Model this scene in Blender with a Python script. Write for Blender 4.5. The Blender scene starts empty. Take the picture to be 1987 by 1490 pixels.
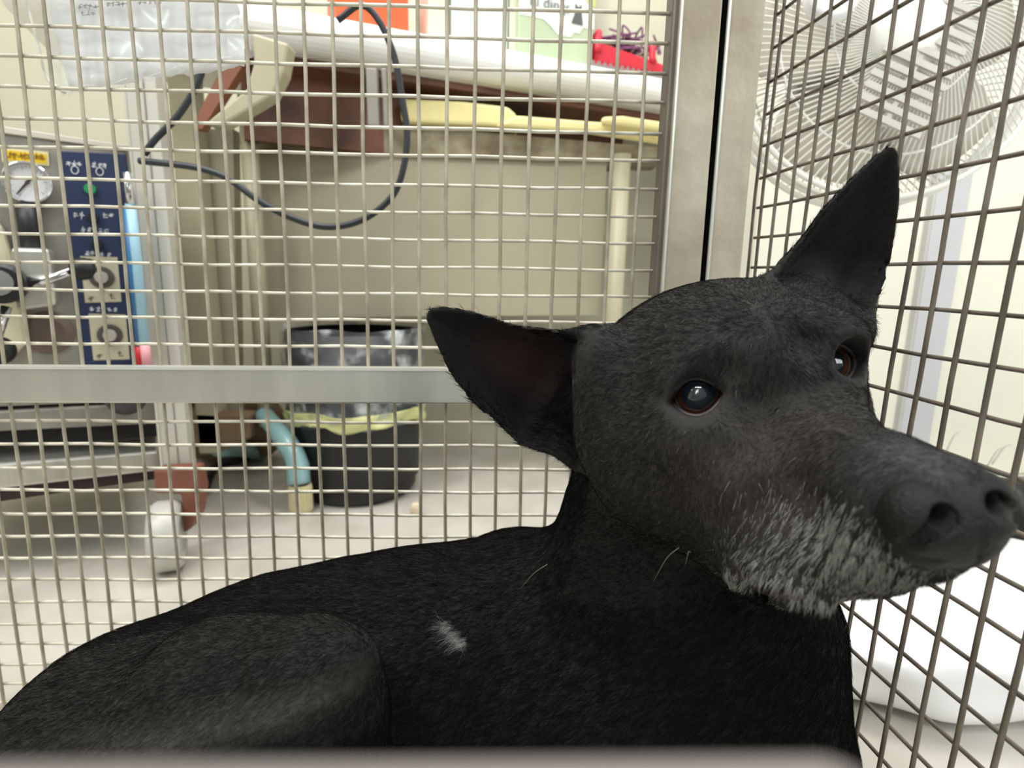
import bpy, bmesh, math, random
import numpy as np
from mathutils import Vector, Matrix
random.seed(4); rng = np.random.default_rng(4)
sc = bpy.context.scene
C = sc.collection

# ---------------------------------------------------------------- camera
W, H, F = 1987, 1490, 1100.0
CX, CY = W/2, H/2
def nrm(v):
    v = np.array(v, float); return v/np.linalg.norm(v)
_dn = nrm((-120, 5800, F))
_e = np.array([33000, 0, F]); _e[1] = -(_dn[0]*_e[0]+_dn[2]*_e[2])/_dn[1]
EX = nrm(_e); EZ = -_dn; EY = np.cross(EZ, EX)
R = np.array([EX, EY, EZ])                      # world <- camera (x right, y down, z forward)
def ray(px, py): return R @ np.array([(px-CX)/F, (py-CY)/F, 1.0])
def PY(px, py, Y): r = ray(px, py); return r*Y/r[1]
def PZ(px, py, Z): r = ray(px, py); return r*Z/r[2]
def V(p): return Vector([float(t) for t in p])
cd = bpy.data.cameras.new('camera'); cam = bpy.data.objects.new('camera', cd); C.objects.link(cam)
Rb = R @ np.diag([1, -1, -1])
cam.matrix_world = Matrix([list(Rb[i])+[0] for i in range(3)]+[[0, 0, 0, 1]])
cd.sensor_width = 36; cd.lens = F/W*36; cd.clip_start = 0.002
cd.dof.use_dof = True; cd.dof.focus_distance = 0.33; cd.dof.aperture_fstop = 9.0
sc.camera = cam

# ---------------------------------------------------------------- light and exposure
w = bpy.data.worlds.new('world'); sc.world = w; w.use_nodes = True
w.node_tree.nodes['Background'].inputs[0].default_value = (0.93, 0.97, 1.0, 1)
w.node_tree.nodes['Background'].inputs[1].default_value = 0.55
def area(name, loc, target, sx, sy, power, col=(1, .98, .94)):
    l = bpy.data.lights.new(name, 'AREA'); l.shape = 'RECTANGLE'; l.size = sx; l.size_y = sy; l.energy = power; l.color = col
    o = bpy.data.objects.new(name, l); C.objects.link(o); o.location = loc
    o.rotation_euler = (Vector(target)-Vector(loc)).to_track_quat('-Z', 'Y').to_euler()
    return o
area('ceiling_lamp_light', (-0.5, 0.8, 1.9), (-0.4, 0.95, 0), 0.35, 1.3, 24)
area('ceiling_lamp_light', (0.5, 0.7, 1.9), (0.45, 0.75, 0), 0.35, 1.3, 20)
area('ceiling_lamp_light', (-1.5, -0.4, 1.7), (0, 0.5, 0), 0.25, 1.3, 22)
area('ceiling_lamp_light', (-0.5, -0.9, 2.0), (0, 0.6, 0), 1.3, 0.2, 22)
area('side_fill_light', (1.15, -0.5, 0.7), (0.4, 0.8, -0.2), 0.8, 0.8, 11, (.95, .98, 1))  # unseen area lamp added as fill, brightens the sack side
area('window_strip_light', (-0.75, -1.0, 0.75), (0.1, 0.25, 0), 0.07, 0.7, 3.2, (.88, 1, 1))
area('window_strip_light', (-0.5, -1.0, 0.85), (0.1, 0.25, 0), 0.05, 0.6, 2.4, (.88, 1, 1))
sc.view_settings.view_transform = 'Standard'; sc.view_settings.look = 'None'
sc.view_settings.gamma = 1; sc.view_settings.use_curve_mapping = False
sc.view_settings.exposure = 0.0

# ---------------------------------------------------------------- helpers
def srgb(c):
    return tuple(((x/255)/12.92 if x/255 <= .04045 else ((x/255+.055)/1.055)**2.4) for x in c)
MATS = {}
def mat(name, rgb, rough=.5, metal=0, var=.12, vs=12, bump=0, bs=60, rgb2=None, spec=.5, alpha=1, trans=0, emit=None, stretch=(1, 1, 1), coat=0):
    if name in MATS: return MATS[name]
    m = bpy.data.materials.new(name); m.use_nodes = True; nt = m.node_tree; b = nt.nodes['Principled BSDF']
    c = srgb(rgb); c2 = srgb(rgb2) if rgb2 else tuple(x*(1-var) for x in c)
    tc = nt.nodes.new('ShaderNodeTexCoord'); mp = nt.nodes.new('ShaderNodeMapping'); mp.inputs['Scale'].default_value = stretch
    nt.links.new(tc.outputs['Object'], mp.inputs[0])
    n = nt.nodes.new('ShaderNodeTexNoise'); n.inputs['Scale'].default_value = vs; n.inputs['Detail'].default_value = 5
    nt.links.new(mp.outputs[0], n.inputs['Vector'])
    r = nt.nodes.new('ShaderNodeValToRGB'); r.color_ramp.elements[0].position = .35; r.color_ramp.elements[1].position = .68
    r.color_ramp.elements[0].color = (*c2, 1); r.color_ramp.elements[1].color = (*c, 1)
    nt.links.new(n.outputs['Fac'], r.inputs[0]); nt.links.new(r.outputs[0], b.inputs['Base Color'])
    b.inputs['Roughness'].default_value = rough; b.inputs['Metallic'].default_value = metal
    b.inputs['Specular IOR Level'].default_value = spec; b.inputs['Alpha'].default_value = alpha
    b.inputs['Transmission Weight'].default_value = trans; b.inputs['Coat Weight'].default_value = coat
    if bump:
        n2 = nt.nodes.new('ShaderNodeTexNoise'); n2.inputs['Scale'].default_value = bs; n2.inputs['Detail'].default_value = 6
        nt.links.new(mp.outputs[0], n2.inputs['Vector'])
        bp = nt.nodes.new('ShaderNodeBump'); bp.inputs['Strength'].default_value = bump; bp.inputs['Distance'].default_value = .004
        nt.links.new(n2.outputs['Fac'], bp.inputs['Height']); nt.links.new(bp.outputs[0], b.inputs['Normal'])
    MATS[name] = m; return m

def tag(o, label=None, cat=None, group=None, kind=None):
    if label: o['label'] = label
    if cat: o['category'] = cat
    if group: o['group'] = group
    if kind: o['kind'] = kind
    return o
def empty(name, loc, label, cat, group=None):
    o = bpy.data.objects.new(name, None); C.objects.link(o); o.location = V(loc); o.empty_display_size = .02
    return tag(o, label, cat, group)
def link(name, bm, m, parent=None, smooth=False, bevel=0, sub=0):
    bmesh.ops.recalc_face_normals(bm, faces=bm.faces)
    me = bpy.data.meshes.new(name); bm.to_mesh(me); bm.free()
    if isinstance(m, (list, tuple)):
        for x in m: me.materials.append(x)
    else: me.materials.append(m)
    if smooth: me.polygons.foreach_set('use_smooth', [True]*len(me.polygons))
    o = bpy.data.objects.new(name, me); C.objects.link(o)
    if parent:
        o.parent = parent; o.matrix_parent_inverse = Matrix.Translation(parent.location).inverted() if parent.type == 'EMPTY' else parent.matrix_world.inverted()
    if bevel:
        b = o.modifiers.new('bevel', 'BEVEL'); b.width = bevel; b.segments = 2; b.limit_method = 'ANGLE'
    if sub:
        s = o.modifiers.new('sub', 'SUBSURF'); s.levels = sub; s.render_levels = sub
    return o
def bx(bm, c, s, rot=None, mi=0):
    r = bmesh.ops.create_cube(bm, size=1)
    M = Matrix.Translation(V(c)) @ (rot.to_4x4() if rot else Matrix.Identity(4)) @ Matrix.Diagonal((*s, 1))
    bmesh.ops.transform(bm, matrix=M, verts=r['verts'])
    for v in r['verts']:
        for f in v.link_faces: f.material_index = mi
    return bm
def slab(bm, pts, off, mi=0):
    """polygon of 3D points extruded by the vector off"""
    a = [bm.verts.new(V(p)) for p in pts]; b = [bm.verts.new(V(np.array(p)+np.array(off))) for p in pts]
    n = len(a); fs = [bm.faces.new(a), bm.faces.new(b[::-1])]
    for i in range(n): fs.append(bm.faces.new([a[i], b[i], b[(i+1) % n], a[(i+1) % n]]))
    for f in fs: f.material_index = mi
    return bm
def tube(bm, pts, r, seg=8, cap=True):
    pts = [V(p) for p in pts]; rr = r if isinstance(r, (list, tuple)) else [r]*len(pts)
    rings = []; up = None
    for i, p in enumerate(pts):
        t = (pts[min(i+1, len(pts)-1)]-pts[max(i-1, 0)]).normalized()
        if up is None:
            up = Vector((0, 0, 1)) if abs(t.z) < .9 else Vector((0, 1, 0))
        x = t.cross(up).normalized(); up = x.cross(t).normalized()
        rings.append([bm.verts.new(p+(x*math.cos(a)+up*math.sin(a))*rr[i]) for a in [2*math.pi*k/seg for k in range(seg)]])
    for a, b in zip(rings, rings[1:]):
        for k in range(seg): bm.faces.new([a[k], a[(k+1) % seg], b[(k+1) % seg], b[k]])
    if cap: bm.faces.new(rings[0][::-1]); bm.faces.new(rings[-1])
    return bm
def spline(pts, n=8):
    P = [np.array(p, float) for p in pts]; P = [2*P[0]-P[1]]+P+[2*P[-1]-P[-2]]; out = []
    for i in range(1, len(P)-2):
        for k in range(n):
            t = k/n; a, b, c, d = P[i-1:i+3]
            out.append(.5*((2*b)+(-a+c)*t+(2*a-5*b+4*c-d)*t*t+(-a+3*b-3*c+d)*t**3))
    out.append(P[-2]); return out
def lathe(bm, prof, base, axis, seg=32, closed=False):
    """prof: (radius, height) list along axis from base"""
    ax = V(nrm(axis)); x = ax.orthogonal().normalized(); y = ax.cross(x); b = V(base); rings = []
    for r, h in prof:
        rings.append([bm.verts.new(b+ax*h+(x*math.cos(a)+y*math.sin(a))*max(r, 1e-5)) for a in [2*math.pi*k/seg for k in range(seg)]])
    for p, q in zip(rings, rings[1:]):
        for k in range(seg): bm.faces.new([p[k], p[(k+1) % seg], q[(k+1) % seg], q[k]])
    return bm
class Plane:
    def __init__(s, p, n): s.p = np.array(p, float); s.n = nrm(n)
    def __call__(s, px, py, off=0):
        r = ray(px, py); return r*((s.p@s.n)/(r@s.n)) + s.n*off
    def poly(s, pts, off=0): return [s(a, b, off) for a, b in pts]
B = bmesh.new

def lump(bm, c, r, amp, seed, nu=48, nv=28, flat=None):
    rs = np.random.default_rng(seed); K = rs.normal(0, 1, (14, 3)); ph = rs.uniform(0, 6.3, 14); g = []
    for j in range(nv+1):
        th = math.pi*j/nv; row = []
        for i in range(nu):
            ph_ = 2*math.pi*i/nu; u = np.array([math.sin(th)*math.cos(ph_), math.sin(th)*math.sin(ph_), math.cos(th)])
            s_ = 1+amp*sum(math.sin((K[q]@u)*(2.2+q*.55)+ph[q])/(1+q*.35) for q in range(14))
            p = np.array(c)+np.sign(u)*np.abs(u)**.75*np.array(r)*s_
            if flat is not None: p[2] = max(p[2], flat)
            row.append(bm.verts.new(V(p)))
        g.append(row)
    for j in range(nv):
        for i in range(nu): bm.faces.new([g[j][i], g[j][(i+1) % nu], g[j+1][(i+1) % nu], g[j+1][i]])
    bmesh.ops.remove_doubles(bm, verts=bm.verts, dist=1e-5)
# ---------------------------------------------------------------- materials
mat('bright_steel', (225, 225, 218), .3, .5, .05)
steel = mat('brushed_steel', (212, 211, 204), .36, .85, .18, 30, .15, 90, stretch=(1, 1, .15))
steel_d = mat('worn_steel', (204, 196, 178), .42, .35, .25, 14, .2, 50, rgb2=(170, 158, 138))
wire = mat('cage_wire_lit', (226, 221, 206), .42, .15, .25, 40, rgb2=(190, 184, 168))
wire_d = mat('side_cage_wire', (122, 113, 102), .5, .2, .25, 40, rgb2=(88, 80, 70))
beige = mat('beige_enamel', (193, 186, 158), .5, 0, .08, 5)
beige_leg = mat('cream_tube_paint', (182, 176, 150), .4, 0, .08, 9)
stain = mat('stained_edge', (160, 152, 128), .7, 0, .5, 22, .3, 60, rgb2=(105, 92, 68))
white_v = mat('white_vinyl', (236, 236, 232), .35, 0, .04, 8)
brown = mat('brown_board', (124, 80, 58), .6, 0, .3, 9, rgb2=(70, 44, 34))
foam = mat('yellow_foam', (240, 228, 165), .8, 0, .1, 20, .2, 80)
black_p = mat('black_plastic', (24, 25, 28), .45, 0, .3, 20)
cable_m = mat('dark_cable', (44, 48, 56), .4, 0, .2, 20)
chrome = mat('chrome', (215, 215, 218), .15, 1, .1, 9)
navy = mat('navy_panel', (34, 48, 84), .45, 0, .1, 10)
paper = mat('white_paper', (247, 248, 252), .7, 0, .07, 14, .25, 25)
ink = mat('grey_ink', (110, 108, 112), .8, 0, .05)
whitemark = mat('white_print', (225, 228, 232), .6, 0, .05)

# ---------------------------------------------------------------- room
ZF = -0.45
def struct(name, bm, m, **k):
    o = link(name, bm, m, **k); tag(o, kind='structure'); return o
fl = B(); bx(fl, (.1, .9, ZF-.02), (4.6, 4.0, .04))
struct('floor', fl, mat('grey_floor', (206, 202, 194), .45, 0, .1, 7, .1, 20, rgb2=(182, 177, 166)))
wb = B(); bx(wb, (-.3, 1.56, .55), (3.0, .06, 2.0))
struct('wall_back', wb, mat('back_wall_paint', (196, 194, 174), .6, 0, .05, 4))
wf = B(); bx(wf, (.2, -1.12, .75), (4.2, .06, 2.4))
struct('wall_front', wf, mat('front_wall_paint', (138, 144, 146), .7, 0, .1, 3))
wl = B(); bx(wl, (-1.85, .2, .75), (.06, 2.7, 2.4))
struct('wall_left', wl, MATS['back_wall_paint'])
wr = B(); bx(wr, (2.1, .6, .55), (.06, 2.2, 2.0))
struct('wall_right', wr, mat('right_wall_paint', (240, 240, 228), .5, 0, .03, 4))

# ---------------------------------------------------------------- wire cage
YB = .47
cage = empty('wire_cage', (0, YB, ZF), 'stainless steel wire dog cage with square mesh sides and flat crossbar around the black dog', 'cage')
VP = (850., 7000.)
def vx(x0, y): return x0+(VP[0]-x0)*y/VP[1]
bm = B()
for i in range(-6, 23):
    x0 = 27+56.0*i
    pts = []
    ph = random.random()*6
    for j in range(18):
        y = -700+j*140.0
        p = PY(vx(x0, y)+1.2*math.sin(ph+j*1.7), y, YB-.0014); pts.append(p)
    tube(bm, pts, .0015, 6)
nvert = len(bm.faces)
rowL = [-430, -370, -310, -250, -190, -130, -70, -10, 49, 108, 168, 229, 284, 345, 398, 452, 507, 561, 613, 665, 728, 772, 816, 861, 907, 950, 996, 1040, 1082, 1124, 1167, 1210, 1249, 1288, 1326, 1364, 1401, 1438, 1475, 1512, 1549, 1586]
rowR = [-394, -334, -274, -214, -154, -94, -34, 26, 84, 143, 199, 260, 312, 368, 421, 473, 525, 577, 628, 679, 737, 780, 822, 867, 912, 957, 1001, 1043, 1083, 1123, 1165, 1207, 1245, 1283, 1320, 1357, 1393, 1429, 1465, 1501, 1537, 1573]
for a, b in zip(rowL, rowR):
    pts = []; ph = random.random()*6
    for j in range(14):
        x = -340+j*126.0; y = a+(b-a)*x/1270
        pts.append(PY(x, y+1.3*math.sin(ph+j*2.1), YB+.0012))
    pts[-1] = PY(1300, a+(b-a)*1300/1270, YB+.0012)
    tube(bm, pts, .0014, 6)
for i_, f_ in enumerate(bm.faces): f_.material_index = 0 if i_ < nvert else 1
link('wire_mesh', bm, [mat('cage_wire_shaded', (190, 182, 164), .45, .2, .25, 40, rgb2=(150, 142, 124)), wire], cage, smooth=True)  # rows brighter than uprights: light from above put into the wire colours
# crossbar: flat steel box with a bright folded lip
bm = B()
pl = Plane((0, YB-.012, 0), (0, 1, 0))
slab(bm, pl.poly([(-300, 713), (1312, 721), (1312, 785), (-300, 781)]), (0, .009, 0))
link('crossbar', bm, steel, cage, bevel=.0012)
bm = B(); slab(bm, pl.poly([(-300, 709), (1312, 717), (1312, 722), (-300, 714)], -.001), (0, .011, 0))
link('crossbar_lip', bm, mat('bright_steel', (225, 225, 218), .25, .8, .05), cage)
# posts
def post(name, x0, x1, Y, dep, m):
    bm = B(); p = Plane((0, Y, 0), (0, 1, 0))
    a, b = p(x0, 0), p(x1, 0)
    z0, z1 = ZF+.02, .42
    slab(bm, [(a[0], Y, z0), (b[0], Y, z0), (b[0], Y, z1), (a[0], Y, z1)], (0, dep, 0))
    return link(name, bm, m, cage, bevel=.002)
post('post', 1324, 1404, .455, .034, steel_d)
post('edge_strip', 1307, 1323, .462, .02, mat('dark_edge', (120, 112, 104), .5, .5, .3, 20))
post('gap_shade_strip', 1404, 1416, .4575, .02, mat('gap_shade', (10, 10, 11), .9, spec=.05))  # black strip paints the shade of the gap between the posts
post('edge_highlight', 1416, 1422, .4535, .004, MATS['bright_steel']); post('edge_highlight', 1323, 1328, .4535, .004, MATS['bright_steel'])  # thin bright strips stand in for highlights along the post edges
post('corner_post', 1416, 1488, .455, .034, steel_d)
# side panel, its rows running from the corner towards the viewer
dR = ray(856, 545); dR[2] = 0; dR = nrm(dR)
pc = PY(1494, 237, .474); nR = np.cross(dR, (0, 0, 1)); SP = Plane(pc, nR)
bm = B()
zs0 = SP(1987, 293)[2]; zp = (SP(1987, 186.7)[2]-SP(1987, 822)[2])/6*1.012
base = SP(1518, 0); s0 = (base-SP.p)@dR
sl = [((SP(x, 0)-SP.p)@dR) for x in (1518.5, 1546, 1577.7, 1612, 1652, 1693, 1743, 1794, 1849, 1916, 1984)]
stp = (sl[-1]-sl[0])/10
print('side wires', np.diff(sl), 'pitch', zp)
def sp(s, z, off=0): q = SP.p+dR*s+nR*off; return np.array([q[0], q[1], z])
send = -.42
ks = [sl[0]-stp*.55]+[sl[0]+stp*k for k in range(0, 17) if sl[0]+stp*k > send]
for s in ks:
    ph = random.random()*6
    tube(bm, [sp(s+.022*(.10-(ZF+.04+j*.06)), ZF+.04+j*.06, .0006*math.sin(ph+j*1.9)) for j in range(16)], .0014, 6)
k = 0
for k in range(-10, 15):
    z = zs0-zp*k
    if z < ZF+.03 or z > .45: continue
    ph = random.random()*6
    tube(bm, [sp(sl[0]-stp*.6+(send-sl[0])*j/9, z+.0005*math.sin(ph+j*2), .0026) for j in range(10)], .00125, 6)
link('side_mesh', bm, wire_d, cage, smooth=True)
a_ = PY(-335, 700, YB)
bm = B(); slab(bm, [(a_[0]-.03, YB-.015, ZF+.02), (a_[0]+.002, YB-.015, ZF+.02), (a_[0]+.002, YB-.015, .42), (a_[0]-.03, YB-.015, .42)], (0, .034, 0)); link('post', bm, steel_d, cage, bevel=.002)
for z_ in (.405, ZF+.02):
    bm = B(); slab(bm, [(a_[0], YB-.012, z_), (.24, YB-.012, z_), (.24, YB-.012, z_+.025), (a_[0], YB-.012, z_+.025)], (0, .024, 0)); link('frame_rail', bm, steel_d, cage, bevel=.002)
# tray under the dog
ZC = -.405
bm = B(); bx(bm, (-.14, .225, ZC-.008), (.74, .475, .012)); 
link('tray', bm, steel_d, cage, bevel=.002)
# rail of the open door right in front of the lens
p0 = PY(-80, 1452, .027); p1 = PY(1655, 1452, .027)
bm = B(); slab(bm, [(p0[0]-.1, .019, p0[2]), (p1[0], .019, p0[2]), (p1[0], .019, p0[2]-.012), (p0[0]-.1, .019, p0[2]-.012)], (0, .008, 0))
link('door_rail', bm, mat('door_rail_steel', (138, 132, 128), .8, 0, .08, spec=.1), cage, bevel=.002)

# ---------------------------------------------------------------- white exam table (edge runs away to the right)
ZT = .40
A = PZ(480, 32, ZT); A = PZ(480, -8, ZT+.03); Bq = PZ(1300, 148, ZT+.03)
d = nrm(Bq-A); n = np.array([d[1], -d[0], 0]); n = -n  # points away from the viewer
tbl = empty('examination_table', (float(A[0]+.5), float(A[1]+.5), ZF), 'white padded examination table with brown underside, cream pedestal and curved teal foot', 'table')
L0, L1 = A-d*.32, Bq+d*.45
bm = B()
# padded top with rounded edge: profile swept along d
prof = [(.30, .030), (.05, .030)]+[(.026-.034*math.sin(t_), -.003+.033*math.cos(t_)) for t_ in np.linspace(.25, 2.9, 12)]+[(.05, -.036), (.30, -.036)]
ra = []
for q in (L0, L1):
    ra.append([bm.verts.new(V([q[0]+n[0]*a, q[1]+n[1]*a, ZT+b])) for a, b in prof])
m_ = len(prof)
for i in range(m_): bm.faces.new([ra[0][i], ra[0][(i+1) % m_], ra[1][(i+1) % m_], ra[1][i]])
bm.faces.new(ra[0]); bm.faces.new(ra[1][::-1])
link('table_pad', bm, white_v, tbl)
bm = B(); zb = PY(560, 246, 1.17)[2]
def tp(s, a, z): q = A+d*s+n*a; return (q[0], q[1], z)
ln = np.linalg.norm(Bq-A)
zb1 = PY(560, 246, 1.0)[2]; zb2 = PY(800, 246, 1.19)[2]+.035
slab(bm, [tp(-.02, .10, ZT-.036), tp(ln*.46, .10, ZT-.036), tp(ln*.46, .10, zb1), tp(-.02, .10, zb1)], tuple(n*.02))
slab(bm, [tp(ln*.4, .20, ZT-.036), tp(ln+.02, .20, ZT-.036), tp(ln+.02, .20, zb2), tp(ln*.4, .20, zb2)], tuple(n*.02))
slab(bm, [tp(-.02, .04, ZT-.036), tp(ln+.3, .04, ZT-.036), tp(ln+.3, .04, ZT-.048), tp(-.02, .04, ZT-.048)], tuple(n*.25))
link('underframe', bm, brown, tbl)
bm = B()
for a0, a1, pxy in ((0, 0, 0),):
    P1 = Plane(PY(500, 150, .93), (0, 1, 0))
    slab(bm, P1.poly([(487, 62), (560, 84), (550, 140), (528, 185), (428, 245), (396, 240), (478, 172), (492, 120)]), (0, .035, 0))
link('bracket', bm, beige_leg, tbl, bevel=.004)
bm = B(); P1 = Plane(PY(440, 190, .95), (0, 1, 0))
slab(bm, P1.poly([(432, 128), (470, 128), (392, 250), (378, 250), (376, 236)]), (0, .02, 0))
link('red_brown_strut', bm, mat('red_brown', (140, 88, 66), .6, 0, .2), tbl)
for px, wd, Y in ((720, 22, 1.02), (744, 10, 1.03)):
    P1 = Plane((0, Y, 0), (0, 1, 0)); bm = B()
    slab(bm, P1.poly([(px-wd/2, 130), (px+wd/2, 132), (px+wd/2+4, 245), (px-wd/2+4, 243)]), (0, .02, 0))
    link('hanger', bm, mat('dull_zinc', (150, 146, 138), .5, .3), tbl, bevel=.002)

# ---------------------------------------------------------------- cream bench behind: shelf, panel, legs
YC = 1.19
bench = empty('storage_bench', V((-.1, YC, ZF)), 'cream metal bench with stained shelf edge and tube legs under the exam table', 'bench')
P1 = Plane((0, YC, 0), (0, 1, 0))
bm = B(); slab(bm, P1.poly([(486, 246), (640, 252), (820, 246), (1000, 262), (1300, 288), (1300, 306), (1060, 312), (760, 300), (486, 296)]), (0, .14, 0)); link('shelf', bm, stain, bench)
bm = B(); slab(bm, P1.poly([(490, 290), (1180, 306), (1172, 470), (1165, 612), (500, 616)], .01), (0, .11, 0)); link('back_panel', bm, mat('olive_cream_panel', (170, 164, 141), .55, 0, .1, 4), bench)
for sx, y0, y1, hw in ((478, 180, 782, 17), (1208, 300, 668, 17)):
    P2 = Plane((0, YC-.05 if sx < 600 else YC-.02, 0), (0, 1, 0)); a = P2(sx, y0); r = P2(sx+hw, y0)[0]-a[0]
    zb = P2(sx, y1)[2] if sx < 600 else ZF+.001
    if sx < 600: zb = ZF+.14
    bm = B(); tube(bm, [(a[0], a[1], zb), (a[0], a[1], a[2])], float(r), 16); link('leg', bm, beige_leg, bench, smooth=True)
bm = B()
P2 = Plane((0, YC-.03, 0), (0, 1, 0)); slab(bm, P2.poly([(392, 250), (452, 250), (462, 800), (405, 800)]), (0, .03, 0)); link('side_plate', bm, mat('side_plate_paint', (186, 180, 156), .5, 0, .1, 6), bench)
# foam / folded pads on the shelf
P3 = Plane((0, YC-.02, 0), (0, 1, 0))
for nm, poly, lb in (('foam_pad', [(776, 190), (900, 196), (985, 206), (1003, 222), (1006, 246), (860, 240), (778, 236)], 'thick pale yellow foam pad lying at the left of the shelf edge'),
                     ('foam_pad', [(1000, 229), (1290, 252), (1290, 284), (1140, 262), (960, 250)], 'long flat yellow foam strip lying along the shelf to the right'),
                     ('foam_pad', [(1160, 238), (1200, 236), (1290, 250), (1290, 268), (1160, 252)], 'small yellow foam piece on top of the strip beside the steel post')):
    off = -.045 if poly[0][0] == 1160 else (-.022 if poly[0][0] == 1000 else 0)
    bm = B(); slab(bm, P3.poly(poly, off), (0, .02 if off else .09, 0)); o = link(nm, bm, foam, bevel=.006); tag(o, lb, 'foam', 'yellow foam pads on the shelf')

# ---------------------------------------------------------------- things on the exam table
ztop = ZT+.031
def on_table(px, w_, h_, dd, back=.06):
    """point on table top under pixel column px, `back` behind the edge"""
    r = ray(px, 100); best = None
    # intersect vertical plane line
    M2 = np.array([[d[0], -r[0]], [d[1], -r[1]]]); q = -(A+n*back)[:2]
    s, t = np.linalg.solve(M2, q); p = A+n*back+d*s; return np.array([p[0], p[1], ztop])
def boxy(name, pxa, pxb, h, dep, m, back=.05, parent=None, bevel=.003):
    a, b = on_table(pxa, 0, 0, 0, back), on_table(pxb, 0, 0, 0, back)
    bm = B(); slab(bm, [a, b, b+[0, 0, h], a+[0, 0, h]], tuple(n*dep)); return link(name, bm, m, parent, bevel=bevel), a, b
o, a, b = boxy('document_tray', 652, 794, .10, .12, mat('orange_plastic', (248, 98, 50), .4, 0, .08)); tag(o, 'bright orange box at the left of the table top', 'box')
o, a, b = boxy('carton', 832, 872, .16, .1, mat('cream_carton', (222, 214, 196), .7)); tag(o, 'narrow cream carton between the orange and pale teal boxes', 'box')
o, a, b = boxy('carton', 876, 985, .16, .12, mat('pale_teal_carton', (212, 228, 218), .6)); tag(o, 'pale teal carton standing in the middle of the table top', 'box')
o, a, b = boxy('carton', 988, 1004, .14, .1, mat('grey_cream_carton', (214, 212, 194), .6)); tag(o, 'slim grey cream carton touching the green tissue box', 'box')
tis = empty('tissue_box', on_table(1075, 0, 0, 0, .04), 'pale green tissue box with white label and small cat print', 'tissue box')
o, a, b = boxy('box_body', 1006, 1150, .155, .11, mat('pale_green_card', (190, 205, 172), .6), .04, tis)
def on_face(a, b, u0, u1, z0, z1, off): 
    e = b-a; return [a+e*u0+[0, 0, z0]-n*off, a+e*u1+[0, 0, z0]-n*off, a+e*u1+[0, 0, z1]-n*off, a+e*u0+[0, 0, z1]-n*off]
bm = B(); slab(bm, on_face(a, b, .0, 1, .075, .148, .001), tuple(n*.0008)); link('label_panel', bm, mat('white_label', (238, 244, 238), .5), tis)
bm = B(); e = b-a
slab(bm, [a+e*t+[0, 0, z]-n*.0015 for t, z in ((.3, .076), (.85, .076), (.8, .062), (.72, .062), (.68, .052), (.5, .052), (.42, .064))], tuple(n*.001)); link('label_tail', bm, mat('white_label', (240, 245, 240)), tis)
bm = B(); slab(bm, [a+e*t+[0, 0, z]-n*.003 for t, z in ((.8, .148), (1, .148), (1, .115), (.9, .122))], tuple(n*.001)); link('leaf_print', bm, mat('lime_print', (205, 215, 120)), tis)
bm = B(); slab(bm, [a+e*t+[0, 0, z]-n*.003 for t, z in ((.68, .078), (.84, .078), (.82, .098), (.81, .116), (.78, .11), (.76, .11), (.73, .116), (.72, .096))], tuple(n*.001)); link('cat_print', bm, mat('dark_print', (95, 92, 92)), tis)
def text(s, origin, ux, uz, size, m, parent, name='lettering'):
    cu = bpy.data.curves.new(name, 'FONT'); cu.body = s; cu.size = size; cu.extrude = .0002; cu.materials.append(m)
    o = bpy.data.objects.new(name, cu); C.objects.link(o)
    x = V(nrm(ux)); z = V(nrm(uz)); y = x.cross(z)
    Mx = Matrix((( x.x, z.x, -y.x*-1, origin[0]), (x.y, z.y, -y.y*-1, origin[1]), (x.z, z.z, -y.z*-1, origin[2]), (0, 0, 0, 1)))
    if parent: o.parent = parent; o.matrix_parent_inverse = Matrix.Translation(parent.location).inverted()
    me = bpy.data.meshes.new_from_object(o); me.transform(Mx); bpy.data.objects.remove(o)
    o = bpy.data.objects.new(name, me); C.objects.link(o)
    if parent: o.parent = parent; o.matrix_parent_inverse = Matrix.Translation(parent.location).inverted()
    return o
text('Li dings', a+e*.12+[0, 0, .094]-n*.0035, d, (0, 0, 1), .030, ink, tis)
# red basket with yarn
bas = empty('craft_basket', on_table(1230, 0, 0, 0, .05), 'shallow red plastic basket filled with tangled yarn at the table end', 'basket')
redp = mat('red_plastic', (226, 44, 66), .4, 0, .15, 20)
a, b = on_table(1157, 0, 0, 0, .035)+[0, 0, .003], on_table(1296, 0, 0, 0, .035)+[0, 0, .003]; e = b-a
bm = B(); slab(bm, [a+[0, 0, .012], b+[0, 0, .012], b+[0, 0, .03], a+[0, 0, .05]], tuple(n*.006)); slab(bm, [a+[0, 0, .002], b+[0, 0, .002], b+[0, 0, .012], a+[0, 0, .012]], tuple(n*.12)); slab(bm, [a+n*.12, b+n*.12, b+n*.12+[0, 0, .05], a+n*.12+[0, 0, .05]], tuple(n*.006))
slab(bm, [a+[0, 0, .01], a+n*.12+[0, 0, .01], a+n*.12+[0, 0, .07], a+[0, 0, .07]], tuple(d*.006)); link('basket_body', bm, redp, bas, bevel=.002)
bm = B(); 
for t0 in (.02, .78): bm = B(); tube(bm, spline([a+e*t0+n*.0+[0, 0, .03], a+e*(t0+.03)+n*.01+[0, 0, .07], a+e*(t0+.12)+n*.03+[0, 0, .05], a+e*(t0+.18)+n*.02+[0, 0, .02]], 5), .008, 8); link('handle', bm, redp, bas, smooth=True)
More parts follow.
